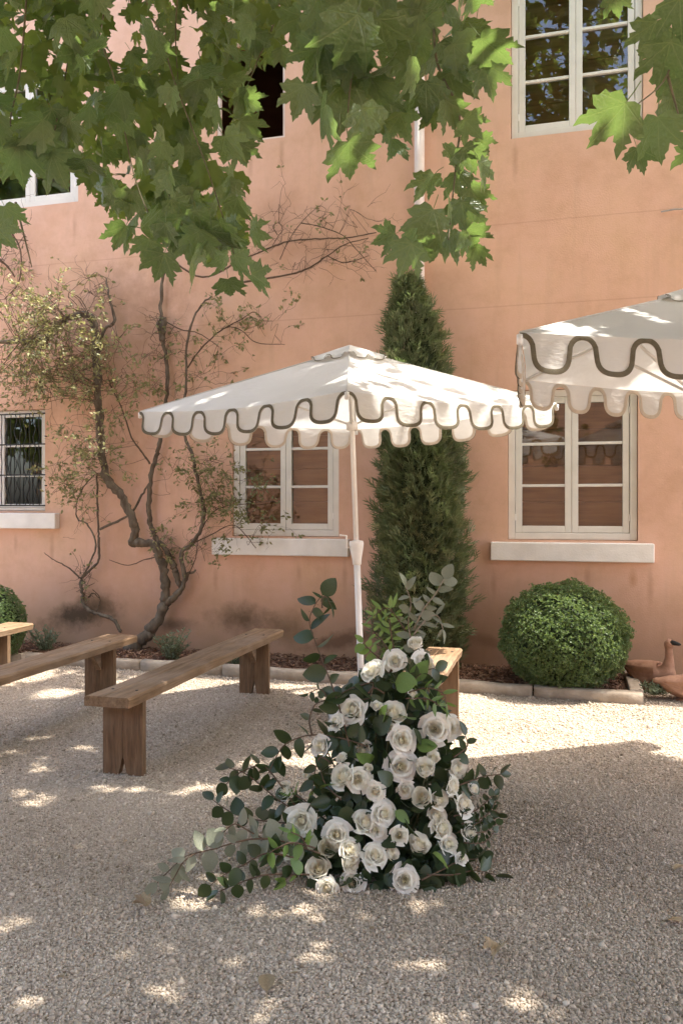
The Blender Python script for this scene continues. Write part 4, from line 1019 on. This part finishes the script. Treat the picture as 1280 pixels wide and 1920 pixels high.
roses = [(658,1330,54,-.3,.2),(738,1333,58,.1,.5),(755,1387,52,0,.1),(815,1367,62,-.1,.15),(842,1362,48,.7,.1),(740,1237,46,-.2,.9),(697,1255,52,-.6,.7),(800,1246,50,.5,.4),(778,1205,40,.1,1.1),(600,1397,46,-.6,.8),(678,1405,46,-.2,.1),(640,1455,56,-.4,.2),(672,1462,50,0,.1),(752,1437,58,-.1,.2),(797,1440,56,.15,.35),(790,1495,56,0,.3),(532,1484,48,-1.0,.1),(563,1540,62,-.25,.3),(686,1540,58,.1,.6),(722,1525,48,.4,.1),(630,1564,52,.1,.5),(614,1588,52,-.1,.3),(657,1592,48,.3,.2),(597,1627,54,-.3,.2),(658,1616,46,.1,.0),(612,1667,48,-.1,-.4),(661,1656,50,.2,.0),(703,1602,54,.1,.4),(748,1567,42,-.3,0),(786,1582,56,.1,.2),(829,1552,50,.6,.3),(820,1528,44,.4,.5),(758,1650,58,.1,-.1),(873,1507,48,.9,.2),(880,1560,42,1.0,.1),(858,1442,50,.7,.1),(824,1500,42,.5,.3),(842,1582,44,.6,0),(702,1486,42,-.2,-.3),(760,1482,38,.1,-.5),(705,1556,40,.2,-.2),(628,1352,34,-.9,.5),(735,1600,36,.4,.2),(850,1475,40,.9,0),(812,1420,36,.4,.6)]
stems = MB(); heads = []
def rose(px, py, spx, yaw, pit, extra=0.0):
    d = arr_depth(px, py)+rr_.uniform(-.03,.03)+extra; p = P(px, py, d)
    vdir = (Vector((0,0,CH))-p).normalized()
    n_ = (vdir+Vector((math.sin(yaw)*1.2+rr_.gauss(0,.25), 0, math.sin(pit)*1.1+rr_.gauss(0,.25)))).normalized()
    q = n_.to_track_quat('Z', 'Y').to_matrix() @ Matrix.Rotation(rr_.uniform(0,6.28), 3, 'Z')
    sc = spx/F*d/.114
    i = rr_.randrange(len(ROSE)); mt = Matrix.Translation(p-A0-n_*.03*sc) @ q.to_4x4() @ Matrix.Diagonal((sc*rr_.uniform(.94,1.06), sc*rr_.uniform(.94,1.06), sc*rr_.uniform(.85,1.05), 1))
    o = link('rose', ROSE[i][0], arr); o.matrix_basis = mt
    hh = link('heart', ROSE[i][1], o); cx = link('calyx', ROSE[i][2], o)
    b_ = p-A0-n_*.05*sc; heads.append(b_)
    tgt = Vector((b_.x*.25, b_.y*.2+.02, .06)); midp = b_.lerp(tgt, .45)-n_*.06+Vector((0,0,-.03))
    stems.tube(smooth_line([b_, midp, tgt], 4), .0035, 5)
for r_ in roses: rose(*r_)
for r_ in ((575,1452,24,-.9,.6),(706,1322,26,.2,.9),(775,1300,24,.5,.8),(888,1478,26,1.0,.6),(905,1545,22,1.2,.4),(540,1600,24,-.8,.3),(640,1420,24,-.5,.8),(866,1610,26,.9,.1),(690,1440,26,.1,.7),(735,1365,24,.3,.6)): rose(*r_)
# foliage
OV = {'dark': [oval_leaf(.30,.22,.15,.1), oval_leaf(.36,.15,.25), oval_leaf(.33,.35,.05,.1), oval_leaf(.40,.1,.1)], 'long': [oval_leaf(.17,.2,.3,.1), oval_leaf(.14,.25,.15,.1)]}
OVM = {}
for mk in ('dark_leaf', 'pale_leaf', 'fresh_leaf'):
    for kd, lst in OV.items(): OVM[mk, kd] = [npmesh('leaf', v_, t_, M[mk], True) for v_, t_ in lst]
def aleaf(p, tipdir, size, mk='dark_leaf', kd='dark', face=None):
    o = link('leaf', rr_.choice(OVM[mk, kd]), arr)
    y = Vector(tipdir).normalized(); f = face or Vector((rr_.gauss(0,.9), -1+rr_.gauss(0,.7), .45+rr_.gauss(0,.8))); z = (f-y*f.dot(y)).normalized(); x = y.cross(z)
    o.matrix_basis = Matrix.Translation(Vector(p)-A0) @ Matrix((x,y,z)).transposed().to_4x4() @ Matrix.Scale(size, 4); return o
def sprig(pts, leaf_px, mk='dark_leaf', kd='dark', every=1, r0=.004, dd=0.0, both=True, end=True, mat='twig'):
    """pts: pixels with depth, base first"""
    q = [P(x, y, (d if d else arr_depth(x, y))+dd) for x, y, *d_ in pts for d in ([d_[0]] if d_ else [None])]
    for v_ in q: v_.z = max(v_.z, .02)
    ln = smooth_line([v_-A0 for v_ in q], 5); stems_t.append((ln, r0, mat))
    wl = [v_+A0 for v_ in ln]; k_ = len(wl); acc = 0; last = 0; side = 1
    gap = leaf_px/F*3.4*.42*every
    for i in range(1, k_):
        acc += (wl[i]-wl[i-1]).length
        while acc > gap:
            acc -= gap; t = (wl[i]-wl[i-1]).normalized(); sidev = t.cross(Vector((0,-1,.25))).normalized()*side
            dirv = t*rr_.uniform(.2,.7)+sidev*rr_.uniform(.7,1.1)+Vector((0, rr_.gauss(0,.35), -.15+rr_.gauss(0,.2)))
            aleaf(wl[i]-t*acc, dirv, leaf_px/F*wl[i].y*rr_.uniform(.62,1.05), mk, kd); side *= -1
    if end: aleaf(wl[-1], (wl[-1]-wl[-3]), leaf_px/F*wl[-1].y*.9, mk, kd)
stems_t = []
sprig([(655,1400),(640,1340),(622,1285),(605,1240),(590,1200),(580,1165),(590,1135),(604,1116)], 46)
sprig([(604,1140,3.75),(604,1122,3.75),(612,1120,3.75),(621,1138,3.75)], 24, kd='long')
sprig([(690,1400),(640,1384),(590,1378),(555,1385),(530,1400),(515,1425),(503,1450)], 42)
sprig([(585,1378),(580,1350),(590,1322),(612,1310),(600,1292),(578,1300)], 22, every=1.8)
sprig([(590,1500),(560,1520),(520,1498),(480,1465),(455,1448),(430,1440)], 40)
sprig([(560,1520),(500,1440),(470,1440),(440,1455),(425,1470)], 34, every=1.3)
sprig([(560,1545),(500,1540),(450,1530),(420,1515),(400,1500)], 36, 'dark_leaf')
sprig([(600,1600,3.35),(520,1575,3.3),(460,1575,3.28),(400,1592,3.3),(350,1605,3.3),(320,1630,3.3),(295,1655,3.3)], 42, 'pale_leaf')
sprig([(370,1598,3.3),(345,1615,3.28),(330,1640,3.27),(318,1662,3.27)], 52, 'pale_leaf', 'long')
sprig([(560,1610,3.3),(500,1600,3.25),(460,1620,3.25),(420,1640,3.25),(395,1660,3.25)], 36, 'dark_leaf')
sprig([(540,1600,3.3),(470,1560,3.3),(440,1545,3.3),(420,1560,3.3)], 34, 'pale_leaf')
sprig([(560,1640,3.26),(500,1640,3.24),(450,1655,3.24),(410,1672,3.24)], 34, 'dark_leaf')
sprig([(590,1590,3.28),(550,1580,3.25),(520,1590,3.24),(505,1600,3.24)], 34, 'fresh_leaf')
sprig([(580,1640,3.26),(550,1640,3.24),(535,1650,3.24)], 36, 'fresh_leaf')
sprig([(575,1590,3.26),(565,1570,3.26),(545,1560,3.26)], 28, 'fresh_leaf', 'long')
sprig([(840,1480),(880,1465),(910,1455),(938,1452)], 30, every=.8)
sprig([(850,1420),(875,1400),(872,1380)], 34)
sprig([(800,1640),(850,1640),(890,1632),(930,1640)], 44)
sprig([(790,1650),(830,1630),(860,1615),(895,1610)], 46)
sprig([(860,1560),(900,1540),(920,1520),(935,1525)], 22, 'dark_leaf', every=.8)
sprig([(860,1560),(905,1560),(930,1545)], 20, 'dark_leaf', every=.8); sprig([(850,1530),(890,1520),(925,1490)], 20, 'dark_leaf', every=.8)
sprig([(870,1580),(905,1580),(925,1560)], 18, 'dark_leaf', every=.7); sprig([(865,1545),(910,1530),(930,1500)], 18, 'dark_leaf', every=.7)
sprig([(790,1270,3.75),(775,1215,3.78),(765,1170,3.8),(770,1130,3.8),(760,1100,3.8)], 34, 'pale_leaf', mat='twig_pale')
sprig([(775,1180,3.78),(795,1140,3.78),(815,1115,3.78),(832,1085,3.78)], 36, 'pale_leaf', mat='twig_pale', every=.7)
sprig([(775,1190,3.78),(800,1160,3.78),(820,1155,3.78),(830,1180,3.78)], 32, 'pale_leaf', 'long', mat='twig_pale', every=.8)
sprig([(770,1200,3.8),(745,1160,3.8),(725,1140,3.8),(700,1155,3.8)], 30, 'fresh_leaf', 'long', every=.7)
sprig([(745,1250,3.8),(735,1200,3.8),(730,1160,3.8),(735,1140,3.8)], 34, 'fresh_leaf', 'long', every=.6)
sprig([(740,1240,3.8),(715,1200,3.8),(698,1180,3.8),(700,1160,3.8)], 26, 'fresh_leaf', 'long', every=.8)
sprig([(730,1250,3.8),(700,1225,3.8),(680,1205,3.8)], 24, 'fresh_leaf', every=.9)
sprig([(760,1300),(800,1290),(830,1300),(836,1320)], 34, 'fresh_leaf', 'long', every=.7)
sprig([(760,1310),(800,1310),(825,1325)], 30, 'fresh_leaf', 'long', every=.7)
sprig([(760,1290),(790,1262),(815,1252)], 34); sprig([(690,1300),(700,1280),(660,1290),(640,1300)], 44); sprig([(720,1300),(700,1290),(690,1310),(650,1310)], 46)
sprig([(620,1430),(600,1420),(590,1450),(585,1490)], 34); sprig([(640,1500),(610,1470),(600,1440)], 32); sprig([(590,1520),(570,1500),(550,1490)], 40, 'fresh_leaf')
for px, py, sz in ((740,1280,50),(770,1275,48),(720,1290,50),(665,1375,46),(640,1390,44),(700,1370,48),(715,1355,46),(690,1345,44),(780,1400,40),(790,1395,36),(700,1425,46),(720,1405,44),(735,1470,40),(650,1510,44),(690,1500,40),(740,1520,36),(760,1540,38),(770,1520,40),(720,1575,36),(680,1570,34),(630,1610,34),(680,1640,36),(720,1640,34),(740,1620,36),(800,1620,44),(810,1600,42),(770,1610,36),(850,1620,46),(640,1640,36),(585,1590,38),(570,1570,40),(575,1660,40),(730,1680,36),(790,1670,40),(820,1660,44),(600,1480,40),(620,1500,42),(660,1430,40),(810,1470,36),(850,1520,34),(870,1470,34),(700,1310,50),(660,1300,44),(780,1345,40),(700,1390,44)):
    d = arr_depth(px, py)+.02; aleaf(P(px, py, d), (rr_.gauss(0,.8), -.4, rr_.gauss(-.2,.6)), sz/F*d, 'fresh_leaf' if rr_.random() < .2 else 'dark_leaf')
for ln, r0, mat in stems_t:
    MB().tube(ln, lerp_list([r0, r0*.5], len(ln)), 6).build('branch', M[mat], arr, True)
stems.build('rose_stems', M['green_stem'], arr, True)
# inner greenery behind the roses
n = 1500; t = rng.random(n)**1.15; py_ = 1690-t*430; 
half = np.interp(py_, [1230, 1330, 1420, 1520, 1600, 1690], [50, 90, 110, 150, 165, 140]); cxp = np.interp(py_, [1230, 1400, 1690], [745, 735, 715])
px_ = cxp+rng.uniform(-1, 1, n)*half
dpt = np.array([arr_depth(a_, b_) for a_, b_ in zip(px_, py_)])+.05+rng.random(n)*.30
pos = np.array([tuple(P(a_, b_, d_)) for a_, b_, d_ in zip(px_, py_, dpt)]); pos[:, 2] = np.maximum(pos[:, 2], .02); pos -= np.array(A0)
ov, ot = oval_leaf(.32, .2, .15, .1, 4)
V, T, tn = scatter(ov, ot, pos, basis(rng.normal(size=(n,3))+np.array([0,-.5,0]), np.tile([0,-1.,.6],(n,1))+rng.normal(0,.5,(n,3))), rng.uniform(.05,.10,n), rng.uniform(0,1,n))
fo = link('foliage', npmesh('foliage', V, T, M['fill_leaf'], True, tn), arr); fo['kind'] = 'stuff'
MB().lathe([(.16,0),(.17,.05),(.12,.25),(.05,.5),(.01,.62)], Matrix.Translation((0,.10,0)), 14).build('flower_foam', M['foam'], arr, True)

# ------------------------------------------------------------------ terracotta geese
def goose(pos_, rz, neck_pts, neck_r, label, sc=1.0):
    o = empty('terracotta_goose', pos_, rz); o.scale = (sc, sc, sc); tag(o, label, 'statue', 'terracotta geese by the house wall')
    # continuous body: tail, belly, breast, then neck and head (x forward)
    sp = [(-.27,.19,.010,.016),(-.22,.185,.045,.03),(-.14,.165,.095,.075),(-.03,.145,.125,.105),(.07,.14,.125,.11),(.14,.16,.095,.095)]+[(x,z,r_,r_) for (x,z),r_ in zip(neck_pts, neck_r)]
    pts = smooth_line([Vector((x,0,z)) for x,z,_,_ in sp], 4); k_ = len(pts); rw = lerp_list([p[2] for p in sp], k_); rh = lerp_list([p[3] for p in sp], k_)
    m = MB(); sd = 16
    for i, p in enumerate(pts):
        t = (pts[min(i+1,k_-1)]-pts[max(i-1,0)]).normalized(); nn = Vector((-t.z,0,t.x))
        for j in range(sd):
            a_ = 2*math.pi*j/sd; m.v.append(p+nn*(math.sin(a_)*rh[i])+Vector((0,1,0))*(math.cos(a_)*rw[i]))
    for i in range(k_-1):
        for j in range(sd): m.f.append((i*sd+j, i*sd+(j+1) % sd, (i+1)*sd+(j+1) % sd, (i+1)*sd+j))
    m.f += [tuple(reversed(range(sd))), tuple((k_-1)*sd+j for j in range(sd))]
    m.build('body', M['terracotta_clay'], o, True)
    hd = pts[-1]; hf = (pts[-1]-pts[-3]); hx = 1 if hf.x >= -.01 else -1
    fwd = Vector((1,0,-.12)).normalized()
    MB().tube([hd+fwd*.0, hd+fwd*.03, hd+fwd*.065, hd+fwd*.085], [.020,.020,.014,.006], 10).build('beak', M['iron'], o, True)
    for sgn in (-1, 1):
        MB().grid(lambda u, v_: (.10-.30*u, sgn*(.118+.012*math.sin(u*math.pi)-.05*u*u+.004*math.sin(v_*9)), .215-.02*u-(.12*math.sin(math.pi*min(1,.12+.88*u)**.7)+.01)*v_), 10, 6).build('wing', M['terracotta_clay'], o, True)
    MB().lathe([(.09,0),(.095,.02),(.07,.045)], None, 14).build('plinth', M['terracotta_clay'], o, True)
    return o
g = G(1224, 1292); goose((g.x-.04, g.y-.02, 0), R(-50), [(.165,.22),(.175,.29),(.172,.36),(.175,.405),(.195,.425)], [.052,.034,.029,.042,.036], 'terracotta goose statue with upright neck and dark beak')
g = G(1258, 1312); goose((g.x+.10, g.y-.03, -.02), R(-10), [(.20,.17),(.27,.15),(.34,.135),(.39,.13),(.42,.13)], [.050,.034,.030,.033,.028], 'terracotta goose statue lying low with neck stretched forward', .92)

# ------------------------------------------------------------------ fallen leaves
dm = [npmesh('fallen_leaf', v_*np.array([1,1,1.6]), t_, M['dry_leaf'], True) for v_, t_ in (PL[1], PL[3], PL[4])]
dmo = [npmesh('fallen_leaf', v_, t_, M['dry_leaf'], True) for v_, t_ in (oval_leaf(.28,.5,.2,.1), oval_leaf(.2,.7,.1,.1))]
def fallen(px, py, sz, rz, me, label, lift=.012, tilt=(.1,.1)):
    g_ = G(px, py); o = link('fallen_leaf', me); o.location = (g_.x, g_.y, lift); o.rotation_euler = (tilt[0], tilt[1], rz); o.scale = (sz,)*3
    tag(o, label, 'leaf', 'fallen leaves on the gravel')
fallen(500, 1872, .11, .1, dmo[0], 'pale dry leaf lying flat on the gravel before the roses', .02, (.15,.0))
fallen(938, 1790, .085, 2.6, dm[0], 'crumpled olive fallen leaf with a long stalk on the gravel', .03, (.3,.2))
fallen(275, 1712, .07, 1.2, dm[2], 'small curled reddish brown leaf on the gravel near trailing foliage', .025, (.2,.3))
fallen(1262, 1640, .075, -.9, dmo[1], 'narrow brown leaf on the gravel right of the roses', .02)
fallen(1272, 1738, .07, .7, dm[1], 'tan fallen leaf lying at the edge of the shaded gravel', .02)
fallen(640, 1800, .03, .4, dmo[1], 'tiny dark leaf scrap on the gravel among light flecks', .012)

for px, py, sz, rz in ((118,1840,.035,.3),(560,1830,.03,1.7),(1110,1700,.035,2.4),(1010,1600,.028,.9),(420,1560,.03,2.9),(870,1760,.03,1.2),(1190,1850,.035,.2),(240,1580,.028,2.2),(345,1341,.04,1.5),(700,1748,.03,.6)):
    fallen(px, py, sz, rz, random.choice(dmo), 'small dry leaf scrap lying on the shaded gravel', .011, (random.uniform(-.2,.2), random.uniform(-.3,.3)))
